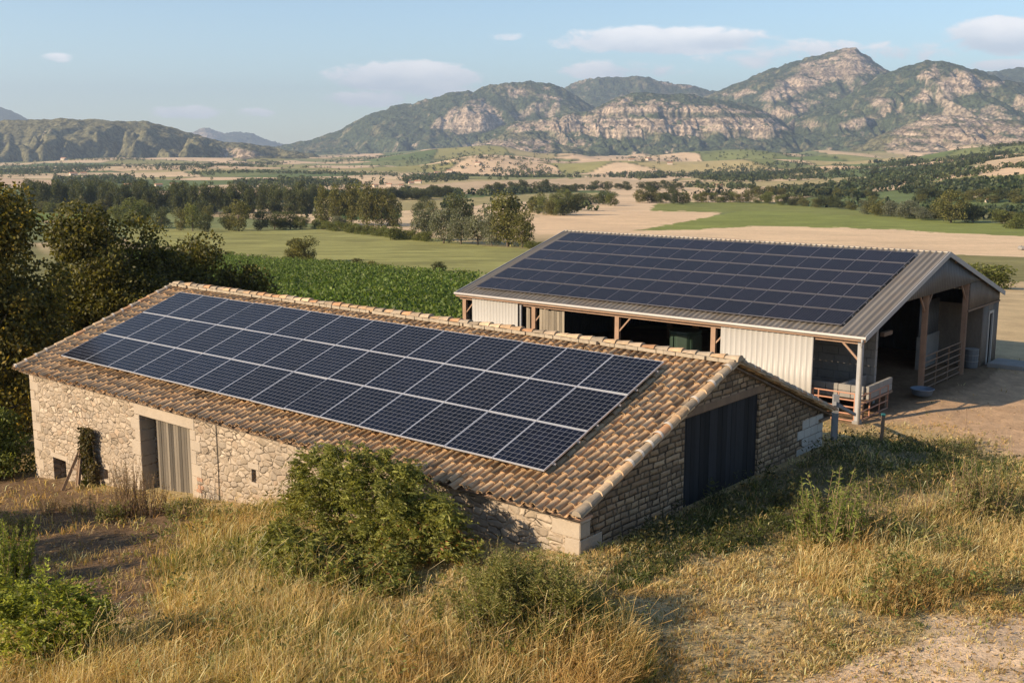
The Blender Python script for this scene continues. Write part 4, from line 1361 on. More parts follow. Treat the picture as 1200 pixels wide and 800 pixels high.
    return root, dict(cx=cx, cy=cy, yA=yA, yB=yB, ps=ps, GZ=GZ, d0=d0, d1=d1, yd=yd)


shed, SI = build_shed()
sa2 = solar_array(B2, 17, 6, .012, .11, M['panel_far'], .13, 'far array of small violet black panels in six rows on the metal shed', .018, M['frame_dark'])


# ------------------------------------------------------------------ things in and around the shed
def local_empty(b, name, lx, ly, z, rz, label, cat, group=None):
    x, y = to_world(b, lx, ly)
    return empty(name, (x, y, z), -b['th'] + rz, label, cat, group)


def gz_at(b, lx, ly):
    x, y = to_world(b, lx, ly); return float(H(x, y))


def gate(name_loc, length, rz, label, mt, rails=5, h=1.15, bars=(.0, .14, .62, 1.0)):
    lx, ly, z = name_loc
    r = local_empty(B2, 'livestock_gate', lx, ly, z, rz, label, 'gate', 'tubular livestock gates of the shed')
    for k in range(rails):
        zz = .12 + (h - .12) * k / (rails - 1)
        m = MB(); m.tube([(0, 0, zz), (length, 0, zz)], .032, 7); m.build('rail', mt, r)
    for q in bars:
        m = MB(); m.tube([(length * q, 0, 0), (length * q, 0, h + .02)], .034, 7); m.build('upright', mt, r)
    return r


zc = -1.85
gx0 = on_front(B2, 953, 450, SI['cy'])[0]
gate((gx0, SI['cy'], zc), SI['cx'] - .15 - gx0, 0, 'rusty orange tube gate in the sunlit front bay beside the white corner post', M['gate_steel'], 5, 1.35)
gate((SI['cx'], SI['cy'] + .2, zc), 3.3, PI / 2, 'rusty tube gate leading back from the corner post into the shade', M['gate_steel'], 4, 1.2, (0, .35, .7, 1))
gate((SI['cx'], SI['yA'] + .25, zc + .1), SI['yB'] - SI['yA'] - .5, PI / 2, 'dull brown tube gate between the two tall gable posts', M['brown_wood'], 6, 1.75, (0, .33, .66, 1))

# concrete feed trough on a shelf of timbers
def trough():
    r = local_empty(B2, 'feed_trough', -2.9, 1.5, -1.9, 0, 'pale concrete block trough raised on timber legs behind the corner post', 'feed trough')
    m = MB()
    for k in range(5):
        for j in range(2):
            m.box((2.42, k * .56 + .012, .95 + j * .30), (2.58, (k + 1) * .56, 1.235 + j * .30))
    for k in range(-6, 4):
        for j in range(2):
            m.box((k * .6 + .012, -.17, .95 + j * .30), (k * .6 + .59, -.01, 1.235 + j * .30))
    m.build('side_block', M['concrete'], r, bevel=.015)
    m = MB(); m.box((-3.6, -.19, .82), (2.60, 2.82, .935)); m.build('shelf', M['brown_wood'], r)
    m = MB()
    for k in range(5):
        m.box((1.2, k * .56 + .012, .95), (1.36, (k + 1) * .56, 1.5))
    m.build('inner_block', M['concrete'], r, bevel=.015)
    for x, y in ((.2, -.1), (2.3, -.1), (2.3, 2.6), (.2, 2.6)):
        m = MB(); m.box((x - .1, y - .1, 0), (x + .1, y + .1, .80)); m.build('leg', M['brown_wood'], r)


trough()


def tank():
    lx, _ = on_front(B2, 803, 400, 3.2)
    r = local_empty(B2, 'water_tank', lx, 3.2, -1.8, 0, 'dark green plastic tank standing in the dark middle bay', 'tank')
    ht = on_front(B2, 803, 391, 2.4)[1] + 1.8
    m = MB(); m.tube([(0, 0, 0), (0, 0, .08), (0, 0, ht - .12), (0, 0, ht - .04)], [.72, .78, .84, .80], 10); m.build('body', M['green_plastic'], r, bevel=.02)
    m = MB(); m.tube([(0, 0, ht - .03), (0, 0, ht + .05)], [.88, .86], 10); m.build('rim', M['green_plastic'], r)
    for k in range(5):
        a = 2 * PI * k / 5 + .3
        m = MB(); m.box((-.05, .79, .2), (.05, .87, ht - .2), Matrix.Rotation(a, 4, 'Z')); m.build('rib', M['green_plastic'], r)


tank()
# pale plastic water basin by the gable post
def basin():
    y, _ = on_gable(B2, 1072, 450, -.1)
    r = local_empty(B2, 'water_basin', .0, SI['yA'] - .65, -1.72, 0, 'pale blue plastic basin at the foot of the gable post', 'basin')
    m = MB()
    prof = [(.32, 0), (.46, .05), (.52, .30), (.56, .32), (.50, .32), (.44, .08), (.01, .06)]
    n = 16; vs = []; fs = []
    for (q, z) in prof:
        for k in range(n): vs.append((q * math.cos(2 * PI * k / n), q * math.sin(2 * PI * k / n), z))
    for i in range(len(prof) - 1):
        for k in range(n): fs.append((i * n + k, i * n + (k + 1) % n, (i + 1) * n + (k + 1) % n, (i + 1) * n + k))
    fs.append(tuple(range(n - 1, -1, -1))); m.add(vs, fs); m.build('bowl', M['blue_plastic'], r, smooth=True)
    m = MB(); m.tube([(.55 * math.cos(a), .55 * math.sin(a), .325) for a in np.linspace(0, 2 * PI, 20)], .025, 6); m.build('rim', M['blue_plastic'], r, smooth=True)


basin()
# doorstep slab, old stone post beside it
r = local_empty(B2, 'doorstep', .1, (SI['d0'] + SI['d1']) / 2, -1.75, 0, 'low concrete doorstep slab in front of the white side door', 'doorstep')
m = MB(); m.box((0, -1.0, -.5), (1.9, 1.0, .18)); m.build('slab', M['concrete'], r, bevel=.03)
m = MB(); m.box((1.92, -.9, -.5), (2.3, .7, .05)); m.build('lower_step', M['concrete'], r, bevel=.03)
r = local_empty(B2, 'oil_drum', -.5, SI['yd'] - .55, -1.75, 0, 'pale upright drum standing left of the side door', 'drum')
m = MB(); m.tube([(0, 0, 0), (0, 0, 1.0)], [.36, .38], 14); m.build('body', M['grey_clad'], r, smooth=False)
for z in (.34, .68, 1.0):
    m = MB(); m.tube([(0, 0, z), (0, 0, z + .03)], [.40, .40], 14); m.build('hoop', M['concrete'], r)

# fence rails at the back corner of the barn, and a short post with a painted top
def rail_fence():
    ga = at(975, 520); gb = at(1010, 505)
    x0, y0 = to_world(B1, .0, 12.3)
    g = float(H(x0, y0))
    r = empty('rail_fence', (x0, y0, g), 0, 'short grey timber rail fence between the stone barn corner and the shed', 'fence')
    ex, ey = to_world(B2, SI['cx'], SI['cy'] - .2); d = Vector((ex - x0, ey - y0, 0)); ez = float(H(ex, ey)) - g
    a = d.normalized() * .5; q = d * .97
    for t0 in (.04, ):
        m = MB(); m.beam((a.x, a.y, -.4), (a.x, a.y, 1.35), .16, .16); m.build('post', M['rail'], r)
    m = MB(); m.beam((a.x * .0, a.y * .0, 1.2), (q.x, q.y, ez + .55), .09, .12); m.build('rail', M['rail'], r)
    return r


rail_fence()
p = at(1032.5, 518)
r = empty('fence_post', p, 0, 'lone dark post with a teal painted top in the yard grass', 'post')
m = MB(); m.beam((0, 0, -.3), (.02, 0, .82), .09, .09); m.build('shaft', M['brown_wood'], r)
m = MB(); m.beam((.02, 0, .822), (.02, 0, .90), .11, .11); m.build('cap', M['teal'], r, bevel=.01)

# long timbers leaning on the front wall as an A frame
def a_frame():
    x, z = on_front(B1, 88, 522, -.3)
    gz = gz_at(B1, x, -.45)
    r = local_empty(B1, 'plank_trestle', x, -.05, gz, 0, 'old timber trestle of leaning poles against the stone wall', 'trestle')
    h = z - gz
    m = MB(); m.beam((.02, -.02, h), (-.30, -.62, -.05), .09, .09); m.build('pole', M['brown_wood'], r)
    m = MB(); m.beam((.0, .0, h + .03), (.26, -.40, -.05), .08, .08); m.build('pole', M['brown_wood'], r)
    m = MB(); m.beam((.03, -.1, h - .1), (.04, -.35, -.05), .06, .06); m.build('pole', M['brown_wood'], r)
    for q in (.45, .72):
        m = MB(); m.beam((.02 - .32 * (1 - q), -.62 * (1 - q), h * q), (.26 * (1 - q), -.40 * (1 - q), h * q), .05, .05); m.build('crossbar', M['brown_wood'], r)


a_frame()

# ================================================================== VEGETATION
def unit(v):
    return v / np.maximum(np.linalg.norm(v, axis=-1, keepdims=True), 1e-9)


def leaf_quads(P, D, Lh, Wd, g, fold=.0):
    """a pointed leaf from each P along D; Lh, Wd arrays; returns verts and quads"""
    n = len(P)
    rnd = unit(g.normal(size=(n, 3)))
    S = unit(np.cross(D, rnd))
    Lh = Lh[:, None]; Wd = Wd[:, None]
    V = np.stack([P, P + D * Lh * .5 + S * Wd * .5, P + D * Lh, P + D * Lh * .5 - S * Wd * .5], 1).reshape(-1, 3)
    return V, np.arange(4 * n).reshape(-1, 4)


def pick(pal, n, g, jit=.22):
    p = np.array([c[:3] for c in pal]); w = np.array([c[3] if len(c) > 3 else 1. for c in pal]); w = w / w.sum()
    c = p[g.choice(len(p), n, p=w)]
    return c * (1 + g.normal(0, jit, (n, 1))).clip(.45, 1.7)


def crown_points(blobs, n, g, shell=.55):
    B = np.array(blobs, float)
    wt = (B[:, 3] * B[:, 4] * B[:, 5]) ** (2 / 3); wt /= wt.sum()
    k = g.choice(len(B), n, p=wt)
    d = unit(g.normal(size=(n, 3)))
    rad = shell + (1.04 - shell) * g.random(n) ** .6
    lump = .82 + .36 * vnoise(d[:, 0] * 2.3 + k * 7.1, d[:, 1] * 2.3 + d[:, 2] * 1.7, 77)
    P = B[k, :3] + d * B[k, 3:6] * (rad * lump)[:, None]
    return P, d, k


def make_blobs(kind, g):
    """blobs of a unit crown: x, y in -0.5..0.5, z 0..1"""
    out = []
    if kind == 'round':
        for i in range(22):
            a = g.random() * 2 * PI; z = .12 + .78 * g.random()
            rr = .36 * math.sqrt(max(0, 1 - ((z - .48) / .50) ** 2)) * (.35 + .65 * g.random() ** .5)
            r = .10 + .09 * g.random()
            out.append((rr * math.cos(a), rr * math.sin(a), z, r * 1.15, r * 1.15, r * .85))
        out.append((0, 0, .42, .26, .26, .34))
    elif kind == 'tall':
        for i in range(26):
            a = g.random() * 2 * PI; z = .06 + .88 * g.random()
            rr = .36 * (1 - abs(z - .40) * .95) * (.3 + .7 * g.random() ** .5)
            r = .09 + .07 * g.random()
            out.append((rr * math.cos(a), rr * math.sin(a), z, r, r, r * 1.1))
        out.append((0, 0, .45, .2, .2, .36))
    elif kind == 'shrub':
        for i in range(18):
            a = g.random() * 2 * PI; z = .12 + .66 * g.random()
            rr = .40 * math.sqrt(max(0.05, 1 - ((z - .2) / .75) ** 2)) * (.2 + .8 * g.random() ** .5)
            r = .11 + .10 * g.random()
            out.append((rr * math.cos(a), rr * math.sin(a), z, r * 1.2, r * 1.2, r * .95))
        out.append((0, 0, .3, .33, .33, .28))
    return out


PALS = {
    'olive': [(.175, .165, .045, 3), (.13, .13, .038, 3), (.22, .20, .07, 2), (.085, .09, .028, 2)],
    'dark': [(.065, .076, .028, 3), (.088, .098, .034, 3), (.12, .125, .042, 1.5), (.045, .055, .02, 2)],
    'silver': [(.19, .195, .125, 3), (.15, .16, .095, 3), (.23, .23, .16, 2), (.10, .11, .06, 2)],
    'green': [(.13, .15, .036, 3), (.165, .175, .046, 3), (.09, .105, .026, 2), (.20, .20, .06, 1)],
}
UNITS = {}


def unit_tree(kind, pal, variant, nleaf, size, trunk=True):
    key = (kind, pal, variant)
    if key in UNITS:
        return UNITS[key]
    g = np.random.default_rng(abs(hash(kind)) % 1 + sum(map(ord, kind + pal)) * 13 + variant)
    bl = make_blobs(kind, g)
    P, d, k = crown_points(bl, nleaf, g, .5)
    D = unit(d * .6 + g.normal(0, .6, (nleaf, 3)) + np.array([0, 0, -.15]))
    V, Q = leaf_quads(P, D, size * (.7 + .6 * g.random(nleaf)), size * (.55 + .4 * g.random(nleaf)), g)
    bc = (1 + g.normal(0, .16, len(bl)))[k][:, None]
    C = np.repeat(pick(PALS[pal], nleaf, g) * bc, 4, 0)
    me = np_mesh('crown', V, Q, M['leaf'], None, col=np.clip(C, .008, .5)).data
    o = [o for o in bpy.data.objects if o.data == me][0]; bpy.data.objects.remove(o)
    m = MB()
    zt = .45
    m.tube([(0, 0, -.06), (.01, .0, .12), (0, .01, zt)], [.032, .025, .014], 7)
    for b_ in bl[:9]:
        m.tube([(0, 0, min(zt, b_[2] * .55)), (b_[0] * .5, b_[1] * .5, b_[2] * .75), (b_[0], b_[1], b_[2])], [.014, .009, .003], 5)
    to = m.build('trunk', M['bark'], None); tm = to.data; bpy.data.objects.remove(to)
    UNITS[key] = (me, tm)
    return UNITS[key]


def place_tree(name, px, py, hpx, wpx, kind, pal, label, cat, group=None, parts=True, sink=.0):
    """a tree whose foot stands where the ray of (px, py) meets the ground, hpx x wpx pixels large as seen from the camera"""
    x, y, z = at(px, py)
    dist = math.hypot(x, y)
    h = hpx / F * dist; w = wpx / F * dist
    nl, sz = (3600, .046) if kind != 'shrub' else (2600, .060)
    me, tm = unit_tree(kind, pal, random.randrange(3), nl, sz)
    rz = random.random() * 6.28
    if parts:
        r = empty(name, (x, y, z - h * sink), rz, label, cat, group)
        c = bpy.data.objects.new('crown', me); link(c, r); c.scale = (w, w, h)
        t_ = bpy.data.objects.new('trunk', tm); link(t_, r); t_.scale = (w, w, h)
    else:
        r = bpy.data.objects.new(name, me); link(r); r.location = (x, y, z - h * sink); r.rotation_euler = (0, 0, rz); r.scale = (w, w, h)
        tag(r, label, cat, group)
    return r


# --- trees of the middle distance, one by one
T = place_tree
T('shrub', 358, 307, 30, 46, 'round', 'olive', 'lone rounded bush between the vines and the pasture', 'bush')
T('shrub', 342, 307, 17, 24, 'shrub', 'olive', 'small pale bush hugging the left side of the lone rounded bush', 'bush')
T('shrub', 514, 318, 13, 17, 'shrub', 'dark', 'small dark bush on the pasture edge left of the shed', 'bush')
for px, py, h, w in ((228, 300, 7, 14), (250, 302, 8, 16), (270, 303, 9, 16), (300, 305, 6, 14), (402, 312, 9, 16), (420, 313, 11, 18), (436, 315, 10, 18), (452, 317, 8, 16), (480, 319, 6, 14), (545, 321, 5, 10), (385, 309, 7, 14)):
    T('shrub', px, py, h, w, 'shrub', 'olive', 'low scrub along the border of vines and pasture', 'bush', 'low scrub along the border of vines and pasture', parts=False)
T('tree', 595, 289, 60, 58, 'tall', 'olive', 'full olive green tree at the right end of the silver willow row', 'tree')
T('tree', 612, 290, 42, 34, 'round', 'olive', 'round olive tree leaning on the right of the full olive green tree', 'tree')
for px, py, h, w in ((500, 282, 46, 40), (520, 285, 40, 38), (540, 286, 42, 38), (560, 287, 42, 40), (576, 288, 38, 30)):
    T('willow', px, py, h, w, 'round', 'silver', 'silvery grey willow in the row at the end of the pasture', 'willow', 'silver willows in the pasture row')
T('tree', 538, 270, 46, 40, 'round', 'dark', 'dark round tree standing behind the silver willows', 'tree')
for px, py, h, w in ((380, 263, 42, 32), (396, 264, 44, 30), (412, 264, 46, 34), (430, 265, 46, 36), (447, 265, 42, 32), (462, 265, 36, 26)):
    T('poplar', px, py, h, w, 'tall', 'olive', 'olive green poplar of the tall clump above the pasture', 'poplar', 'poplars of the tall clump')
T('shrub', 397, 266, 14, 16, 'shrub', 'silver', 'pale bush at the foot of the poplar clump', 'bush')
T('shrub', 462, 281, 18, 24, 'shrub', 'green', 'bright bush in front of the hedge right of the poplars', 'bush')
lt = [(158, 268, 34, 32, 'green'), (170, 262, 26, 24, 'olive'), (212, 270, 26, 24, 'olive'), (226, 271, 32, 22, 'green'), (240, 272, 22, 22, 'dark'), (268, 270, 26, 24, 'olive'), (280, 271, 36, 30, 'olive'), (305, 270, 22, 22, 'dark'),
      (322, 269, 22, 26, 'dark'), (340, 269, 22, 28, 'dark'), (352, 269, 18, 22, 'green'), (243, 262, 20, 18, 'olive'), (190, 268, 24, 24, 'dark'), (140, 266, 24, 26, 'green')]
for px, py, h, w, pal in lt:
    T('tree', px, py, h, w, 'round', pal, 'small field tree behind the pasture, left of the poplars', 'tree', 'small field trees behind the pasture')
# low clipped hedge from the poplars to the willows
for i in range(16):
    f = i / 15
    T('hedge_bush', 372 + 128 * f, 268 + 15 * f, 11 + random.random() * 3, 17, 'shrub', 'green', 'low bush of the hedge right of the poplars', 'bush', 'hedge bushes beside the pasture', parts=False)
for i in range(5):
    T('hedge_bush', 622 + 12 * i, 291 + i * .2, 9, 18, 'shrub', 'green', 'low bush behind the top corner of the shed roof', 'bush', 'hedge bushes behind the shed', parts=False)


def tree_line(pts, n, h, w, kind, pals, label, group, name='tree', jit=2.0, parts=False):
    p = np.array(pts, float); d = np.r_[0, np.cumsum(np.hypot(*(p[1:] - p[:-1]).T))]
    for i in range(n):
        s = d[-1] * (i + random.random() * .9) / n
        px = np.interp(s, d, p[:, 0]); py = np.interp(s, d, p[:, 1]) + random.uniform(-jit, jit) * .5
        T(name, px, py, random.uniform(*h), random.uniform(*w), kind, random.choice(pals), label, 'tree', group, parts=parts)


# dark woodland belt along the river, left
tree_line([(36, 247), (120, 249), (200, 250), (300, 250), (372, 250)], 34, (26, 36), (16, 24), 'tall', ['dark'], 'dark tall tree of the woodland belt left of the poplars', 'dark trees of the woodland belt')
tree_line([(30, 240), (200, 241), (380, 242)], 34, (22, 29), (16, 24), 'round', ['dark'], 'dark tall tree of the woodland belt left of the poplars', 'dark trees of the woodland belt')
tree_line([(44, 249), (130, 250)], 9, (11, 17), (16, 26), 'shrub', ['olive', 'green'], 'pale round bush at the foot of the woodland belt', 'pale bushes below the woodland belt', 'bush')
tree_line([(395, 247), (440, 243)], 6, (14, 20), (14, 20), 'round', ['dark', 'olive'], 'dark tree behind the poplar clump', 'dark trees behind the poplars')
tree_line([(440, 236), (480, 234), (530, 231)], 14, (10, 17), (14, 20), 'round', ['dark'], 'dark tree of the hedgerow behind the poplars', 'hedgerow trees behind the poplars')
tree_line([(565, 228), (600, 226), (640, 226)], 10, (10, 16), (12, 18), 'round', ['dark'], 'dark tree of the hedgerow above the willows', 'hedgerow trees above the willows')
tree_line([(640, 225), (720, 223), (800, 222)], 20, (7, 11), (10, 15), 'round', ['dark'], 'small dark tree of the long hedgerow at the far stubble field', 'trees of the long far hedgerow')
tree_line([(622, 249), (650, 252), (676, 252)], 9, (16, 26), (16, 26), 'round', ['olive', 'green', 'dark'], 'leafy tree at the left end of the pale stubble field', 'leafy trees left of the stubble field')
tree_line([(560, 262), (480, 252), (500, 246)], 5, (16, 22), (16, 20), 'round', ['dark', 'olive'], 'field tree far behind the silver willows', 'field trees far behind the willows')
tree_line([(650, 240), (700, 239), (720, 241)], 8, (12, 20), (14, 22), 'round', ['dark', 'green'], 'tree of the short hedgerow above the stubble field', 'trees of the short hedgerow')
tree_line([(748, 238), (775, 239), (806, 239)], 7, (13, 20), (15, 22), 'round', ['dark', 'olive'], 'dark tree of the clump above the stubble field', 'dark clump above the stubble field')
tree_line([(815, 237), (880, 238), (960, 243), (1000, 246)], 22, (8, 15), (12, 18), 'round', ['dark', 'olive', 'green'], 'tree of the hedgerow above the green crop', 'hedgerow trees above the green crop')
tree_line([(880, 228), (960, 230), (1030, 233)], 18, (7, 12), (10, 16), 'round', ['dark', 'olive'], 'small tree of the second hedgerow above the green crop', 'second hedgerow above the green crop')
tree_line([(1010, 250), (1060, 256), (1100, 259)], 10, (12, 22), (18, 28), 'round', ['silver', 'silver', 'olive'], 'silvery tree beside the big tree above the green crop', 'silver trees above the green crop')
T('tree', 1114, 261, 36, 42, 'round', 'olive', 'biggest round tree above the green crop on the right', 'tree')
T('tree', 1140, 261, 22, 26, 'round', 'dark', 'dark tree just right of the biggest round tree', 'tree')
tree_line([(1165, 262), (1215, 266)], 4, (14, 20), (20, 26), 'round', ['olive', 'green'], 'rounded tree at the right end of the green crop', 'trees at the right end of the green crop')
tree_line([(1070, 238), (1130, 236), (1200, 238)], 12, (8, 16), (14, 22), 'round', ['dark', 'olive'], 'tree on the slope above the green crop, far right', 'slope trees far right')
tree_line([(1020, 205), (1060, 200), (1110, 190)], 1, (6, 8), (8, 12), 'round', ['dark'], 'small dark tree on the right hillside crest', 'hillside crest trees')
T('shrub', 1158, 338, 31, 54, 'shrub', 'green', 'broad green bush in dry grass just behind the right end of the shed', 'bush')
T('shrub', 1190, 268, 14, 22, 'shrub', 'green', 'small green bush at the right edge of the crop field', 'bush')

# boulder on the gravel beyond the shed
bx = at(1197, 293)
m = MB(); n = 10; vs = []; fs = []
for i in range(6):
    for k in range(n):
        a = 2 * PI * k / n; b_ = PI * i / 5
        rr = 1 + .25 * random.uniform(-1, 1)
        vs.append((1.0 * rr * math.sin(b_) * math.cos(a), .8 * rr * math.sin(b_) * math.sin(a), .55 + .6 * rr * math.cos(b_)))
for i in range(5):
    for k in range(n): fs.append((i * n + k, (i + 1) * n + k, (i + 1) * n + (k + 1) % n, i * n + (k + 1) % n))
m.add(vs, fs); o = m.build('boulder', M['concrete'], None); o.location = bx; tag(o, 'small dark boulder on pale gravel beyond the shed at the right edge', 'boulder')


# --- far woods and hedges: too many to count
WOODS = [[(985, 222), (1040, 206), (1100, 192), (1150, 175), (1215, 160), (1215, 172), (1160, 186), (1120, 200), (1060, 213), (1010, 226)],
         [(1050, 224), (1120, 216), (1215, 212), (1215, 226), (1100, 230)],
         [(800, 203), (850, 194), (930, 190), (960, 200), (900, 212), (830, 212)],
         [(560, 200), (640, 197), (660, 203), (600, 206)], [(700, 205), (760, 200), (800, 206), (760, 210)], [(1020, 190), (1080, 186), (1080, 192), (1030, 196)],
         [(900, 226), (985, 220), (1030, 224), (1010, 232), (930, 230)], [(60, 212), (150, 208), (160, 214), (80, 219)], [(150, 198), (260, 193), (330, 190), (330, 194), (200, 200)],
         [(0, 196), (90, 193), (140, 196), (100, 202), (0, 206)], [(270, 216), (350, 212), (420, 214), (420, 219), (300, 220)], [(470, 210), (530, 206), (560, 210), (500, 214)]]


def far_woods():
    g = np.random.default_rng(5)
    n = 240000
    r = np.exp(g.uniform(math.log(520), math.log(4700), n)); u = g.uniform(-.62, .62, n)
    y = r; x = u * r
    z = H(x, y)
    c, bd = farmland(x, y)
    px, py = project(x, y, z)
    keep = (bd < 4.5) & (g.random(n) < .5) & (vnoise(x / 60, y / 60, 91) > .5)
    keep |= (fbm(x / 260, y / 200, 92, 4) > .66) & (g.random(n) < .4)
    keep |= g.random(n) < .003
    fld = np.zeros(n, bool)
    for poly, cc, am in FIELDS: fld |= inpoly(px, py, poly)
    keep &= ~fld
    wood = np.zeros(n, bool)
    for poly in WOODS: wood |= inpoly(px + g.normal(0, 3, n), py + g.normal(0, 1, n), poly)
    keep |= wood & (g.random(n) < .45)
    idx = np.nonzero(keep)[0]
    idx = idx[:15000]
    n = len(idx); nl = 22
    h = g.uniform(3, 7, n) * np.where(wood[idx], 1.2, 1)
    w = h * g.uniform(.8, 1.3, n)
    d = unit(g.normal(size=(n, nl, 3)))
    P = np.stack([x[idx], y[idx], z[idx]], -1)[:, None, :] + d * np.stack([w * .42, w * .42, h * .42], -1)[:, None, :] + np.stack([0 * h, 0 * h, h * .45], -1)[:, None, :]
    D = unit(d * .5 + g.normal(0, .7, d.shape)).reshape(-1, 3)
    s = np.repeat(h, nl) * g.uniform(.28, .5, n * nl)
    V, Q = leaf_quads(P.reshape(-1, 3) - D * (s * .5)[:, None], D, s, s * .8, g)
    C = np.repeat(pick([(.055, .075, .032, 3), (.08, .10, .04, 3), (.11, .12, .055, 2), (.04, .055, .025, 2)], n, g, .25), nl, 0) * (1 + g.normal(0, .18, (n * nl, 1)))
    o = np_mesh('far_woods', V, Q, M['leaf'], col=np.clip(np.repeat(C, 4, 0), .01, .4))
    tag(o, kind='stuff')


far_woods()


# --- villages and farmhouses of the plain
def house(px, py, wpx, lab, grp, rz):
    x, y, z = at(px, py); d = math.hypot(x, y); w = wpx / F * d; l = w * 1.5; h = w * .55
    r = empty('farmhouse', (x, y, z - .3), rz, lab, 'house', grp)
    m = MB(); m.box((-l / 2, -w / 2, 0), (l / 2, w / 2, h)); m.build('wall', M['house_wall'], r)
    m = MB(); e = .06 * w
    m.add([(-l / 2 - e, -w / 2 - e, h), (l / 2 + e, -w / 2 - e, h), (l / 2 + e, w / 2 + e, h), (-l / 2 - e, w / 2 + e, h), (-l / 2 - e, 0, h * 1.5), (l / 2 + e, 0, h * 1.5)],
          [(0, 1, 5, 4), (2, 3, 4, 5), (1, 2, 5), (3, 0, 4), (0, 3, 2, 1)])
    m.build('roof', M['house_roof'], r)


for px, py, w in ((78, 213, 5), (92, 215, 6), (102, 216, 7), (112, 215, 5), (86, 206, 5), (98, 205, 4), (150, 219, 5), (204, 218, 5), (186, 219, 5), (75, 188, 4)):
    house(px, py, w, 'tiny pale village house before the brown hill on the left', 'village houses before the brown hill', random.uniform(-.5, .8))
for px, py, w in ((482, 216, 4), (490, 215, 5), (478, 213, 4), (456, 218, 4), (500, 207, 4), (440, 219, 4), (512, 204, 4), (527, 202, 4), (470, 219, 4)):
    house(px, py, w, 'tiny village house with clay roof in the gap of the hills', 'village houses in the gap of the hills', random.uniform(-.5, .8))
house(842, 220, 6, 'small pink farmhouse alone beside the hedgerow above the green crop', None, .3)
for px, py, w in ((740, 189, 4), (760, 188, 4), (785, 193, 4), (1160, 237, 6), (1146, 231, 5), (560, 193, 4)):
    house(px, py, w, 'tiny scattered farmhouse of the middle valley', 'scattered farmhouses', random.uniform(-.5, .8))


# --- vineyard: leafy rows
def vineyard():
    g = np.random.default_rng(8)
    poly = FIELDS[2][0]
    ang = R(62)
    dx, dy = math.sin(ang), math.cos(ang)
    V = []; 
    t = np.arange(-220, 260, .30); pts = []
    for k in range(-120, 160):
        ox, oy = -dy * k * 2.3, dx * k * 2.3
        x = ox + dx * t + g.normal(0, .12, len(t)) - 20; y = oy + dy * t + g.normal(0, .12, len(t)) + 130
        ok = (y > 62) & (y < 260)
        x, y = x[ok], y[ok]
        if not len(x): continue
        px, py = project(x, y, H(x, y))
        q = inpoly(px + 0, py + g.normal(0, .8, len(px)), poly)
        lx, ly = to_local(B2, x, y)
        q &= ~((lx > -26) & (lx < 2) & (ly > -3) & (ly < 23))
        pts.append(np.c_[x[q], y[q]])
    p = np.vstack(pts); n = len(p); rep = 13
    x = np.repeat(p[:, 0], rep) + g.normal(0, .38, n * rep); y = np.repeat(p[:, 1], rep) + g.normal(0, .38, n * rep)
    vig = .8 + .4 * fbm(x / 9, y / 9, 95, 3)
    z = H(x, y) + g.uniform(.15, 1.35, n * rep) * vig
    D = unit(g.normal(0, .6, (n * rep, 3)) + np.array([0, 0, .15]))
    s = g.uniform(.18, .36, n * rep)
    Vv, Q = leaf_quads(np.stack([x, y, z], -1), D, s, s * .75, g)
    C = pick([(.115, .165, .030, 3), (.085, .13, .024, 3), (.16, .20, .045, 1.5), (.05, .08, .018, 1)], n * rep, g) * (.75 + .5 * fbm(x / 14, y / 14, 96, 3))[:, None]
    o = np_mesh('vineyard', Vv, Q, M['leaf'], col=np.repeat(C, 4, 0))
    tag(o, kind='stuff')


vineyard()


# --- near trees
def near_tree(name, loc, h, w, nleaf, leaf, pal, label, cat, seed, kind='round', group=None):
    g = np.random.default_rng(seed)
    r = empty(name, loc, 0, label, cat, group)
    bl = []
    for (x, y, z, a, b_, c) in make_blobs(kind, g) + make_blobs(kind, g):
        s = .8 + .3 * g.random()
        bl.append((x * w, y * w, z * h, a * w * s, b_ * w * s, c * (h + w) / 2 * s))
    n2 = []
    for (x, y, z, a, b_, c) in bl:                # twig clusters on the blobs
        for _ in range(6):
            d = unit(g.normal(size=3)); n2.append((x + d[0] * a * .9, y + d[1] * b_ * .9, z + d[2] * c * .9, a * .36, b_ * .36, c * .36))
    P, d, k = crown_points(bl + n2, nleaf, g, .55)
    D = unit(d * .4 + g.normal(0, .6, (nleaf, 3)) + np.array([0, 0, -.35]))
    V, Q = leaf_quads(P, D, leaf * (.7 + .6 * g.random(nleaf)), leaf * (.5 + .35 * g.random(nleaf)), g)
    bc = (1 + g.normal(0, .15, len(bl + n2)))[k][:, None]
    np_mesh('crown', V, Q, M['leaf'], r, col=np.clip(np.repeat(pick(pal, nleaf, g) * bc, 4, 0), .008, .5))
    m = MB()
    m.tube([(0, 0, -.5), (.05 * w, 0, h * .18), (.02 * w, .02 * w, h * .42), (0, 0, h * .75)], [.030 * h, .024 * h, .016 * h, .005 * h], 9)
    for b_ in bl[:22]:
        z0 = min(h * .42, b_[2] * .6)
        m.tube([(.03 * w, .01 * w, z0), (b_[0] * .45, b_[1] * .45, (z0 + b_[2]) * .52), (b_[0], b_[1], b_[2])], [.011 * h, .006 * h, .002 * h], 5)
    m.build('trunk', M['bark'], r)
    return r


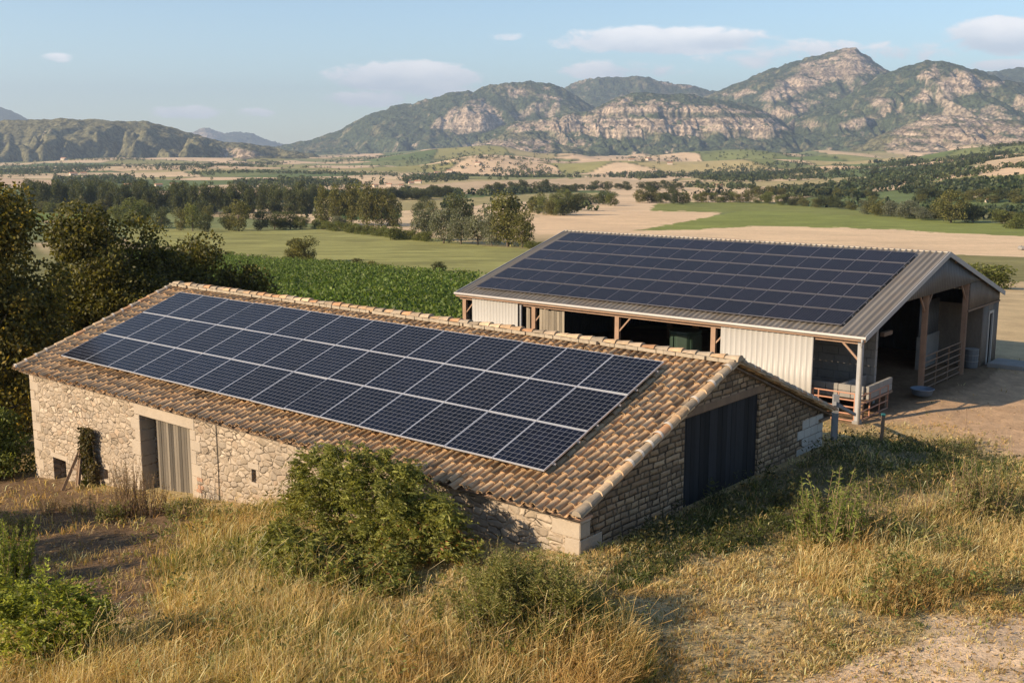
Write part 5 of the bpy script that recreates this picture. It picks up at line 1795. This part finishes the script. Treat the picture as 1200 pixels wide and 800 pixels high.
OAK = [(.085, .082, .019, 4), (.115, .105, .024, 3), (.17, .145, .03, 2), (.30, .21, .035, 1.5), (.05, .052, .016, 3)]
def on_ground(x, y): return (x, y, float(H(x, y)))
near_tree('tree', on_ground(-21.4, 43.5), 10.9, 7.2, 46000, .18, [(.115, .105, .024, 4), (.16, .135, .03, 3), (.32, .23, .04, 2.2), (.07, .07, .02, 3)], 'tall dark tree with yellowing leaves at the left edge of the photo', 'tree', 31)
near_tree('tree', on_ground(-19.6, 53.0), 9.4, 7.6, 42000, .18, OAK[:3] + OAK[4:] + [(.14, .13, .03, .5)], 'dark bushy tree rising behind the left end of the stone barn', 'tree', 32)
near_tree('tree', on_ground(-17.3, 57.0), 8.3, 6.8, 26000, .19, OAK[:3] + OAK[4:], 'lower dark tree directly left of the barn ridge end', 'tree', 33)
near_tree('tree', on_ground(-22.5, 49.5), 6.2, 6.5, 18000, .19, OAK, 'dark undergrowth tree between the two tallest trees', 'tree', 34, 'shrub')
near_tree('tree', on_ground(-14.4, 57.5), 6.2, 5.0, 15000, .19, OAK[:3] + OAK[4:], 'small dark tree touching the vineyard beside the ridge end', 'tree', 38)
near_tree('shrub', on_ground(-18.9, 38.3), 2.8, 3.2, 14000, .12, [(.20, .22, .045, 3), (.15, .17, .036, 3), (.08, .10, .024, 2)], 'lighter green shrub at the left corner of the stone barn', 'shrub', 35, 'shrub')
# trees standing just outside the picture, whose shade falls into it
near_tree('tree', on_ground(-20.5, 26.2), 5.0, 5.6, 16000, .20, OAK, 'tree left of the photo that shades the barn yard', 'tree', 36)
near_tree('tree', on_ground(-21.0, 20.5), 6.0, 5.5, 18000, .22, OAK, 'tree left of the photo that shades the brown soil', 'tree', 37)


def leafy_shrub(name, loc, blobs, nleaf, ll, lw, palf, label, cat, seed, droop=.6, stems=24, rz=0, shell=.3):
    g = np.random.default_rng(seed)
    r = empty(name, loc, rz, label, cat)
    n2 = []
    for (x, y, z, a, b_, c) in blobs:
        for _ in range(16):
            d = unit(g.normal(size=3)); q = .13 + .15 * g.random(); e = .70 + .62 * g.random()
            n2.append((x + d[0] * a * e, y + d[1] * b_ * e, z + abs(d[2]) * c * e, a * q, b_ * q, c * q * 1.3))
    al = [(x, y, z, a * .62, b_ * .62, c * .62) for x, y, z, a, b_, c in blobs] + n2
    # leaves sit in pairs along arching twigs that start anywhere inside the bush
    per = 26; nt = max(8, nleaf // per)
    S0, d0, k = crown_points(al, nt, g, shell)
    up = np.array([0, 0, .45 if droop > 0 else 1.1])
    T0 = unit(d0 * .8 + g.normal(0, .45, (nt, 3)) + up)
    size = float(np.mean([b_[3] for b_ in blobs]))
    Lt = size * (.45 + .75 * g.random(nt) ** 1.4)
    t = np.sort(g.random((nt, per)), 1)
    sag = np.array([0, 0, -max(droop, .0) * .55])
    P = S0[:, None, :] + T0[:, None, :] * (Lt[:, None] * (t - .35))[..., None] + sag * (Lt[:, None] * t ** 2)[..., None]
    tan = unit(T0[:, None, :] + 2 * sag * t[..., None])
    side = unit(np.cross(tan, np.array([.1, .2, 1.])))
    sg = np.where(np.arange(per) % 2 == 0, 1., -1.)[None, :, None]
    D = unit(tan * .55 + side * sg * (.75 + .5 * g.random((nt, per, 1))) + g.normal(0, .30, (nt, per, 3)) + np.array([0, 0, -droop * .45]))
    P = P.reshape(-1, 3); D = D.reshape(-1, 3); n_ = len(P); k = np.repeat(k, per)
    P[:, 2] = np.maximum(P[:, 2], .02)
    tw = (1.1 - .5 * t.ravel())
    V, Q = leaf_quads(P, D, ll * tw * (.55 + .8 * g.random(n_)), lw * tw * (.6 + .7 * g.random(n_)), g)
    tone = np.repeat(1 + g.normal(0, .16, nt), per)[:, None] * (1 + g.normal(0, .08, len(al)))[k][:, None]
    np_mesh('foliage', V, Q, M['leaf'], r, col=np.clip(np.repeat(palf(P, g) * tone, 4, 0), .008, .6))
    m = MB()
    for i in range(stems):
        b_ = al[g.integers(len(al))]
        m.tube([(g.normal(0, .12), g.normal(0, .12), -.1), (b_[0] * .4, b_[1] * .4, b_[2] * .55), (b_[0], b_[1], b_[2])], [.028, .016, .005], 5)
    m.build('stems', M['bark'], r)
    return r


# the big shrub against the long wall
sx, sy = to_world(B1, -4.45, -1.75); sz = float(H(sx, sy))
def pal_big(P, g):
    n = len(P)
    c = pick([(.22, .225, .05, 3), (.175, .19, .042, 3), (.29, .28, .075, 2.5), (.12, .135, .03, 2)], n, g)
    yl = sstep(-.9, -2.0, P[:, 0]) * sstep(1.9, .9, P[:, 2]) * (g.random(n) < .8)
    c = c * (1 - yl[:, None]) + pick([(.27, .235, .05, 2), (.20, .20, .045, 2)], n, g) * yl[:, None]
    rd = (P[:, 0] > .6) & (P[:, 2] < 1.3) & (g.random(n) < .06)
    c[rd] = (.25, .10, .04)
    return c
bl = [(-.2, .0, 1.3, 1.0, .9, 1.0), (-1.1, .1, 1.3, .75, .7, .9), (.8, .1, 1.25, .9, .8, .9), (-.6, .0, 2.2, .75, .7, .65), (.3, .1, 2.25, .8, .7, .6), (1.0, .1, 1.6, .6, .6, .55), (-1.75, .1, 1.0, .5, .5, .7),
      (-.9, .2, 2.75, .35, .35, .4), (.6, -.3, .7, 1.0, .7, .6), (-.5, -.4, .7, .9, .7, .6), (1.45, .0, 1.0, .5, .5, .6), (-1.85, .2, 1.9, .3, .3, .6), (-.4, -1.5, .6, .85, .8, .6), (.5, -1.7, .55, .9, .8, .6), (-1.1, -1.1, .6, .7, .7, .6), (1.1, -1.3, .6, .7, .7, .6), (.1, -2.1, .35, .8, .6, .45), (-.2, .2, 2.8, .4, .35, .3), (-1.3, .2, 2.35, .35, .3, .5)]
BIG = leafy_shrub('shrub', (sx, sy, sz), [(a * 1.46 + .3, b_ * 1.15, c * .80, d * 1.0, e * .92, f * .70) for a, b_, c, d, e, f in bl], 66000, .135, .040, pal_big, 'big leafy green shrub growing against the long sunlit wall', 'shrub', 41, .7, 40, -B1['th'] * .9, .2)


def weed_clump(name, loc, n, h, spread, pal, label, cat, seed, leaf=(.09, .018), dens=46, group=None, lean=.25, stemc=(.16, .14, .06)):
    """upright stems set with narrow leaves, getting shorter towards the tip"""
    g = np.random.default_rng(seed)
    r = empty(name, loc, 0, label, cat, group)
    Ps = []; Ds = []; Ls = []; m = MB()
    for i in range(n):
        a = g.random() * 2 * PI; q = spread * g.random() ** .6
        b0 = np.array([q * math.cos(a), q * math.sin(a), -.05]); hh = h * (.5 + .55 * g.random()) * (1 - .35 * q / max(spread, .01))
        ln = np.array([math.cos(a), math.sin(a), 0]) * lean * g.random() + g.normal(0, .07, 3)
        tip = b0 + np.array([ln[0] * hh, ln[1] * hh, hh])
        mid = (b0 + tip) / 2 + np.array([g.normal(0, .04), g.normal(0, .04), .06 * hh])
        m.tube([b0, mid, tip], [.011, .008, .003], 4, caps=False)
        t = g.random(dens) ** .8 * .92 + .08
        p = (1 - t)[:, None] ** 2 * b0 + 2 * ((1 - t) * t)[:, None] * mid + t[:, None] ** 2 * tip
        Ps.append(p); d = g.normal(0, .7, (dens, 3)); d[:, 2] = np.abs(d[:, 2]) * .6 + .25; Ds.append(unit(d)); Ls.append(leaf[0] * (1.25 - .7 * t) * (.7 + .6 * g.random(dens)))
    P = np.vstack(Ps); D = np.vstack(Ds); L_ = np.concatenate(Ls); k = len(P)
    V, Q = leaf_quads(P, D, L_, L_ * leaf[1] / leaf[0] * (.8 + .5 * g.random(k)), g)
    np_mesh('foliage', V, Q, M['leaf'], r, col=np.clip(np.repeat(pick(pal, k, g), 4, 0), .01, .6))
    m.curcol = stemc; m.build('stems', M['brown_wood'], r)
    return r


GW = [(.17, .175, .05, 3), (.23, .22, .075, 2), (.12, .135, .036, 2), (.32, .26, .12, 1)]
weed_clump('weed_clump', at(622, 756), 56, 1.55, 1.3, GW, 'wide feathery green weed clump in front of the barn corner', 'weeds', 51, (.12, .028), 60)
leafy_shrub('shrub', at(622, 752), [(0, 0, .60, .85, .7, .55), (-.8, 0, .55, .65, .6, .5), (.7, -.1, .5, .7, .6, .45), (.1, .1, 1.0, .6, .5, .4), (-.6, .2, .95, .5, .5, .4), (1.15, -.1, .35, .45, .4, .35), (-.1, -.4, .4, .9, .5, .4)], 34000, .085, .02,
            lambda P, g: pick([(.20, .20, .055, 3), (.26, .245, .08, 2), (.15, .16, .042, 2), (.34, .27, .12, .8)], len(P), g), 'feathery olive green shrub between the big leafy shrub and the barn corner', 'shrub', 47, -.35, 26)
weed_clump('weed_clump', at(585, 735), 70, 1.7, .8, GW, 'greener weed clump between the big shrub and the feathery clump', 'weeds', 52, (.12, .022), 50)
weed_clump('weed_clump', at(690, 726), 34, 1.1, .55, [(.28, .22, .10, 3), (.2, .17, .07, 2), (.36, .28, .14, 1)], 'dry brown weed clump at the foot of the near barn corner', 'weeds', 53, (.10, .016), 34)
weed_clump('weed_clump', at(972, 640), 44, 2.0, .6, [(.20, .235, .05, 3), (.26, .28, .08, 2), (.15, .18, .04, 2)], 'tall green weed stalks at the left of the grassy bank', 'weeds', 54, (.15, .034), 60)
weed_clump('weed_clump', at(948, 640), 14, 1.3, .3, [(.20, .235, .05, 3), (.26, .28, .08, 2), (.15, .18, .04, 2)], 'small weed stalks just left of the tall green weed stalks', 'weeds', 55, (.11, .022), 40)
weed_clump('weed_clump', at(1010, 625), 24, 1.6, .55, [(.20, .235, .05, 3), (.26, .28, .08, 2), (.15, .18, .04, 2)], 'weed stalks just right of the tall green weed stalks', 'weeds', 56, (.10, .02), 40)
weed_clump('weed_clump', at(1150, 606), 50, 2.0, .65, [(.24, .23, .09, 3), (.18, .185, .065, 2), (.30, .26, .12, 1)], 'pale tall weeds at the right end of the grassy bank', 'weeds', 57, (.14, .03), 60)
weed_clump('weed_clump', at(1122, 598), 10, 1.9, .35, GW, 'thin tall weeds left of the pale tall weeds', 'weeds', 58, (.10, .02), 36)
for i, (px, py) in enumerate(((1040, 612), (1066, 606), (1090, 602))):
    weed_clump('weed_clump', at(px, py), 9, 1.0, .4, [(.33, .27, .12, 2), (.25, .22, .09, 2)], 'sparse dry stalks along the crest of the grassy bank', 'weeds', 59 + i, (.07, .014), 26, 'dry stalks on the grassy bank')
weed_clump('weed_clump', at(1110, 528), 26, .7, .9, GW, 'low green weeds in the sunlit yard right of the teal post', 'weeds', 65, (.13, .026), 36)
weed_clump('weed_clump', at(1145, 524), 22, .6, .8, GW + [(.3, .24, .12, 3)], 'low dry weeds at the right of the yard weeds', 'weeds', 66, (.13, .026), 30)
for (px, py, hh, lab, sd) in ((1131, 505, 1.5, 'single tall dry stalk in the yard', 67),):
    weed_clump('weed_clump', at(px, py), 1, hh, .05, [(.25, .17, .09, 1)], lab, 'weeds', sd, (.07, .014), 14)

bush_pal = lambda P, g: pick([(.28, .31, .045, 3), (.22, .25, .036, 3), (.36, .37, .07, 2), (.12, .145, .026, 2)], len(P), g)
bx, by, bz = at(66, 782)
bl = [(0, 0, .65, .75, .65, .55), (-.7, .1, .6, .6, .6, .5), (.6, .1, .6, .5, .5, .45), (-.2, .1, 1.15, .45, .45, .4), (.35, .2, 1.05, .38, .4, .35), (-.85, .3, 1.1, .4, .4, .4), (.1, -.3, .45, .85, .5, .35)]
leafy_shrub('shrub', (bx, by, bz), bl, 13000, .095, .046, bush_pal, 'bright green bush in the bottom left corner', 'shrub', 43, .1, 30)
weed_clump('shrub', at(14, 688), 46, 1.85, .42, [(.22, .26, .04, 3), (.16, .20, .034, 3), (.28, .30, .06, 2)], 'upright spire shaped green shrub at the left edge', 'shrub', 44, (.12, .035), 80)
weed_clump('shrub', at(-2, 716), 50, 1.15, .6, [(.13, .16, .03, 3), (.08, .10, .022, 2)], 'dark green growth below the spire shaped shrub', 'shrub', 45, (.11, .04), 70)


# climbing plant on the front wall
def climber():
    x0, z1 = on_front(B1, 104, 500, 0.1); _, z0 = on_front(B1, 106, 588, 0.0)
    r = local_empty(B1, 'climbing_plant', x0, .08, z0 - .2, 0, 'climbing plant on two stems against the stone wall near its left end', 'climbing plant')
    h = z1 - z0 + .2; g = np.random.default_rng(71)
    for nm, n, cx, cw, za, zb, pal in (('foliage', 2600, .05, .30, h * .45, h * 1.0, [(.085, .07, .028, 3), (.06, .062, .022, 2), (.13, .095, .04, 1.5)]),
                                      ('foliage', 1500, -.02, .15, 0.05, h * .5, [(.22, .21, .04, 3), (.14, .15, .035, 2)]), ('foliage', 800, .36, .12, 0.05, h * .6, [(.11, .09, .04, 2), (.16, .13, .06, 2)])):
        z = g.uniform(za, zb, n); x = cx + g.normal(0, cw * .5, n) * (.7 + .5 * np.sin(z * 3) ** 2); y = -np.abs(g.normal(.08, .10, n))
        D = unit(g.normal(0, .6, (n, 3)) + np.array([0, -.3, -.5]))
        V, Q = leaf_quads(np.stack([x, y, z], -1), D, np.full(n, .10) * (.7 + .6 * g.random(n)), np.full(n, .06), g)
        np_mesh(nm, V, Q, M['leaf'], r, col=np.repeat(pick(pal, n, g), 4, 0))
    for cx in (-.02, .36):
        m = MB(); m.tube([(cx, -.03, 0), (cx + .03, -.04, h * .5), (cx * .5 + .05, -.03, h * .9)], [.035, .028, .012], 6); m.build('stem', M['bark'], r)


climber()
for i, (px, py, n, h, lab) in enumerate(((18, 628, 30, .9, 'green weeds in the shade at the left edge above the spire shaped shrub'), (136, 612, 22, .7, 'green weeds between the climbing plant and the tall dry weeds'),
                                        (215, 606, 26, .8, 'green weeds at the foot of the grey plank door'), (262, 612, 26, .7, 'green weeds below the slit window of the long wall'))):
    weed_clump('weed_clump', at(px, py), n, h, .55, GW, lab, 'weeds', 90 + i, (.12, .028), 40)
DRYP = [(.30, .22, .11, 3), (.24, .17, .08, 2), (.38, .28, .14, 1)]
for i, (px, py, n, h, lab) in enumerate(((152, 603, 60, 2.0, 'tall dry weeds against the wall left of the plank door'), (176, 604, 34, 1.5, 'dry weeds at the left door jamb'), (130, 606, 16, .9, 'low dry weeds below the small dark wall opening'),
                                        (98, 604, 14, .8, 'green weeds at the foot of the climbing plant'), (64, 600, 24, .7, 'dry weeds in the shade by the low wall opening'))):
    weed_clump('weed_clump', at(px, py), n, h, .4, GW if i == 3 else DRYP, lab, 'weeds', 80 + i, (.09, .016), 34)


# --- grass: blades over the near ground
TALL = [(150, 640), (230, 600), (330, 585), (330, 640), (430, 720), (560, 745), (720, 730), (760, 790), (700, 830), (-60, 830), (-60, 775), (150, 770), (210, 700)]
BANK = [(925, 660), (960, 628), (1020, 606), (1100, 590), (1215, 540), (1300, 540), (1300, 660), (1200, 690), (1050, 722), (980, 700)]
YARDGRASS = [(1060, 512), (1100, 492), (1160, 500), (1185, 520), (1140, 534), (1080, 526)]


def grass():
    g = np.random.default_rng(99)
    # tufts, denser near the camera
    N = 150000
    u = g.uniform(-.60, .60, N); r = 12.5 * np.exp(g.random(N) * math.log(62 / 12.5))
    keep = g.random(N) < np.clip((17 / r) ** .35, 0, 1)
    x = (u * r)[keep]; y = r[keep]
    z = H(x, y); px, py = project(x, y, z)
    l1, q1 = to_local(B1, x, y); l2, q2 = to_local(B2, x, y)
    ok = (py < 870) & (px > -120) & (px < 1320) & (y > 12)
    ok &= ~((l1 > -24.6) & (l1 < .0) & (q1 > .1) & (q1 < 12.2)) & ~((l2 > -24.5) & (l2 < .3) & (q2 > .3) & (q2 < 20.6))
    # not where the barns hide the ground anyway
    ok &= ~((l1 > -24.6) & (l1 < -6) & (q1 > 12.2) & (q1 < 20))
    wp, wy, ws, wf, green, _, _ = near_cover(x, y)
    j = (fbm(x / 1.1, y / 1.1, 71, 4) - .5) * 60; j2 = (fbm(x / 1.1, y / 1.1, 72, 4) - .5) * 40
    tall = inpoly(px + j, py + j2, TALL); bank = inpoly(px + j, py + j2, BANK); yg = inpoly(px + j, py + j2, YARDGRASS)
    dens = np.full(len(x), .62)
    dens = np.where(tall, 1.0, dens); dens = np.where(bank, 1.0, dens)
    patch = sstep(.36, .56, fbm(x / 1.9, y / 1.9, 73, 4))
    dens = dens * np.where(tall | bank, .55 + .45 * patch, .25 + .75 * patch)
    dens = dens * (1 - .82 * wp) * (1 - .97 * np.where(yg, .4, wy)) * (1 - .88 * ws) * (1 - wf)
    ok &= g.random(len(x)) < dens
    sel = np.nonzero(ok)[0]
    x, y, z = x[sel], y[sel], z[sel]; tall, bank, green, r = tall[sel], bank[sel], green[sel], np.hypot(x, y); ws = ws[sel]; wp = wp[sel]; px, py, q1, l1 = px[sel], py[sel], q1[sel], l1[sel]
    nt = len(x)
    th = np.where(tall, .40, np.where(bank, .30, .13)) * (.6 + .8 * fbm(x / 1.4, y / 1.4, 74, 3)) * (.7 + .6 * g.random(nt))
    th = np.where((wp > .3), .10, th); th = np.where(ws > .3, .22, th)
    shade_tint = inpoly(px + (fbm(x / .9, y / .9, 81, 3) - .5) * 50, py + (fbm(x / .9, y / .9, 82, 3) - .5) * 24, SHADE_TINT)
    shade = shade_tint
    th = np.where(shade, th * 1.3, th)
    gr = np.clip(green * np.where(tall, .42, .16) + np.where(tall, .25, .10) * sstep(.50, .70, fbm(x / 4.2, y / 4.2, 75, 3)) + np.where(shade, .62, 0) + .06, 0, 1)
    nb = np.where(r < 26, 9, np.where(r < 38, 7, 5))
    idx = np.repeat(np.arange(nt), nb); n = len(idx)
    sp = np.where(tall | bank, .085, .10)[idx] * (1 + (r[idx] > 30))
    a = g.random(n) * 2 * PI; q = sp * np.sqrt(g.random(n)) * 1.5
    bx = x[idx] + q * np.cos(a); by = y[idx] + q * np.sin(a); bz = z[idx] - .02
    L = th[idx] * (.55 + .7 * g.random(n))
    isg = g.random(n) < gr[idx]
    L = np.where(isg, L * .8, L)
    lean = np.where(tall[idx] | bank[idx], .60, 1.0) * (.3 + .9 * g.random(n))
    a2 = a + g.normal(0, .9, n)
    wind = np.stack([.10 + .10 * (vnoise(bx / 1.1, by / 1.1, 78) - .3), .16 * (vnoise(bx / 1.3, by / 1.3, 79) - .5)], -1)
    dx = np.cos(a2) * lean + wind[:, 0]; dy = np.sin(a2) * lean + wind[:, 1]
    w = (.007 + .016 * g.random(n) ** 2) * np.where(r[idx] > 30, 1.7, 1.0) * np.where(isg, 1.25, 1.0)
    stalk = (tall[idx] | bank[idx]) & (g.random(n) < .05) & ~isg
    L = np.where(stalk, L * 2.0 + .15, L); lean = np.where(stalk, .22 + .2 * g.random(n), lean)
    dx = np.where(stalk, np.cos(a2) * lean + wind[:, 0], dx); dy = np.where(stalk, np.sin(a2) * lean + wind[:, 1], dy)
    w = np.where(stalk, .007, w)
    # blade faces turn at random about the vertical
    fa = g.random(n) * PI; sx_, sy_ = np.cos(fa), np.sin(fa)
    B0 = np.stack([bx, by, bz], -1)
    fm = np.where(stalk, .80, .62)
    Mi = B0 + np.stack([dx * L * fm * .55, dy * L * fm * .55, L * fm], -1)
    Ti = B0 + np.stack([dx * L * .95, dy * L * .95, L * np.clip(1.05 - .35 * lean, .25, 1)], -1)
    S = np.stack([sx_, sy_, 0 * sx_], -1) * (w / 2)[:, None]
    V = np.stack([B0 - S, B0 + S, Mi + S * np.where(stalk, .5, .9)[:, None], Mi - S * np.where(stalk, .5, .9)[:, None], Ti + S * np.where(stalk, 1.7, .25)[:, None], Ti - S * np.where(stalk, 1.7, .25)[:, None]], 1).reshape(-1, 3)
    k = np.arange(n) * 6
    Q = np.stack([np.stack([k, k + 1, k + 2, k + 3], -1), np.stack([k + 3, k + 2, k + 4, k + 5], -1)], 1).reshape(-1, 4)
    straw = pick([(.68, .50, .24, 3), (.57, .40, .17, 3), (.74, .60, .34, 2), (.40, .26, .11, 1.4), (.46, .36, .14, 2)], nt, g, .12)[idx] * (1 + g.normal(0, .14, (n, 1)))
    rust = (fbm(x / 1.5, y / 1.5, 76, 3) > .60)[idx]
    straw = np.where(rust[:, None], straw * np.array([.90, .82, .72]), straw)
    grn = pick([(.20, .20, .055, 3), (.26, .24, .08, 2), (.14, .155, .04, 2)], n, g, .2)
    grn = np.where(shade_tint[idx][:, None], grn * np.array([.50, .62, .55]), grn)  # green blades darkened, painting in the barn's shade
    C = np.clip(np.where(isg[:, None], grn, straw), .02, .72)
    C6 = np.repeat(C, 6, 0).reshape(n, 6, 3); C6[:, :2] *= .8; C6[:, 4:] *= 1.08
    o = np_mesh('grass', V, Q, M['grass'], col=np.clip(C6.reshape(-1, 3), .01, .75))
    tag(o, kind='stuff')
    print('GRASS', n, nt)


grass()


# --- small leafy weeds growing through the grass
def wild_weeds():
    g = np.random.default_rng(321)
    N = 26000
    u = g.uniform(-.58, .58, N); y = 13 * np.exp(g.random(N) * math.log(48 / 13)); x = u * y
    l1, q1 = to_local(B1, x, y); l2, q2 = to_local(B2, x, y)
    ok = ~((l1 > -24.6) & (l1 < .05) & (q1 > .05) & (q1 < 20)) & ~((l2 > -24.5) & (l2 < .1) & (q2 > .2) & (q2 < 20.6))
    wp, wy, ws, wf, green, px, py = near_cover(x, y)
    j = (fbm(x / 1.1, y / 1.1, 71, 4) - .5) * 60
    tall = inpoly(px + j, py, TALL); bank = inpoly(px + j, py, BANK); shade_tint = inpoly(px + j * .6, py, SHADE_TINT)
    pat = sstep(.50, .64, fbm(x / 1.5, y / 1.5, 141, 4))
    d = np.where(shade_tint, .36 * (.3 + .7 * pat), np.where(tall, .34 * pat * np.where(py > 715, .35, 1), np.where(bank, .42 * pat, .13 * pat + .015)))
    ok &= (g.random(N) < d * (1 - .95 * wp) * (1 - .9 * wy) * (1 - .6 * ws)) & (py < 850)
    x, y, tall, bank, shade_tint = x[ok], y[ok], tall[ok], bank[ok], shade_tint[ok]; n = len(x); k = 30
    h = np.where(tall, .55, np.where(bank, .48, np.where(shade_tint, .42, .18))) * (.5 + .8 * g.random(n))
    z = H(x, y)
    a = g.random((n, k)) * 2 * PI; t_ = g.random((n, k)) ** .7; sp = (.05 + .55 * h)[:, None] * (1 - .5 * t_) * np.sqrt(g.random((n, k))) * .55
    P = np.stack([x[:, None] + sp * np.cos(a), y[:, None] + sp * np.sin(a), z[:, None] + h[:, None] * t_], -1).reshape(-1, 3)
    D = unit(np.stack([np.cos(a), np.sin(a), g.normal(.35, .6, (n, k))], -1)).reshape(-1, 3)
    s = np.repeat(.05 + .10 * h, k) * (.6 + .8 * g.random(n * k))
    V, Q = leaf_quads(P, D, s, s * (.20 + .25 * g.random(n * k)), g)
    base = np.where(shade_tint[:, None], pick([(.065, .072, .026, 3), (.05, .055, .02, 2), (.10, .085, .035, 1)], n, g), pick([(.17, .18, .05, 3), (.22, .21, .07, 2), (.13, .15, .04, 2), (.30, .22, .10, 1.5)], n, g))  # darker palette puts shade into the weeds beside the gable
    C = np.repeat(base, k, 0) * (1 + g.normal(0, .2, (n * k, 1)))
    o = np_mesh('wild_weeds', V, Q, M['leaf'], col=np.clip(np.repeat(C, 4, 0), .01, .5)); tag(o, kind='stuff')
    print('WEEDS', n)


wild_weeds()


# --- dry litter: flakes of dead leaf and straw lying on the ground
def litter():
    g = np.random.default_rng(123)
    N = 150000
    u = g.uniform(-.58, .58, N); y = 13 * np.exp(g.random(N) * math.log(50 / 13)); x = u * y
    l1, q1 = to_local(B1, x, y); l2, q2 = to_local(B2, x, y)
    ok = ~((l1 > -24.6) & (l1 < .0) & (q1 > .1) & (q1 < 20)) & ~((l2 > -24.5) & (l2 < .1) & (q2 > .2) & (q2 < 20.6))
    wp, wy, ws, wf, green, px, py = near_cover(x, y)
    dens = (.35 + .65 * sstep(.4, .6, fbm(x / .8, y / .8, 130, 3))) * (1 - .55 * wp) * (1 - .55 * wy)
    ok &= (g.random(N) < dens) & (py < 840)
    x, y, ws, wp, wy = x[ok], y[ok], ws[ok], wp[ok], wy[ok]; n = len(x)
    z = H(x, y) + .012
    a = g.random(n) * 2 * PI
    D = np.stack([np.cos(a), np.sin(a), g.normal(.05, .22, n)], -1); D = unit(D)
    s = .03 + .09 * g.random(n) ** 2
    up = unit(np.stack([g.normal(0, .35, n), g.normal(0, .35, n), np.ones(n)], -1)); S = unit(np.cross(D, up))
    P = np.stack([x, y, z], -1); w = (s * (.12 + .4 * g.random(n) ** 2))[:, None]
    s = s[:, None]
    V = np.stack([P, P + D * s * .5 + S * w, P + D * s, P + D * s * .5 - S * w], 1).reshape(-1, 3)
    C = pick([(.50, .38, .20, 3), (.36, .25, .13, 3), (.22, .15, .08, 2), (.62, .50, .30, 2), (.16, .13, .06, 1)], n, g, .2)
    C = np.where((ws > .5)[:, None], C * np.array([.75, .68, .6]), C)
    o = np_mesh('ground_litter', V, np.arange(4 * n).reshape(-1, 4), M['grass'], col=np.repeat(np.clip(C, .02, .7), 4, 0))
    tag(o, kind='stuff')


litter()


# --- scattered stones on the path and the soil
def stones():
    g = np.random.default_rng(17); m = MB(); cnt = 0
    while cnt < 700:
        if g.random() < .7: px, py = g.uniform(760, 1215), g.uniform(690, 815)
        else: px, py = g.uniform(60, 250), g.uniform(590, 720)
        u, v = ray(px, py); t_ = 8.6 / -float(v)
        x, y = float(u) * t_, t_
        w = near_cover(np.array([x]), np.array([y]))
        if w[0][0] + w[2][0] < .6: cnt += .1; continue
        z = float(H(x, y)); s = .009 + .02 * g.random() ** 3
        vs = []
        for k in range(6): vs.append((x + s * math.cos(k * PI / 3 + g.random() * .6), y + s * math.sin(k * PI / 3 + g.random() * .6), z - .005))
        vs.append((x + s * g.normal(0, .2), y + s * g.normal(0, .2), z + s * .8))
        m.add(vs, [(k, (k + 1) % 6, 6) for k in range(6)]); cnt += 1
    o = m.build('pebbles', M['concrete'], None); tag(o, kind='stuff')


stones()
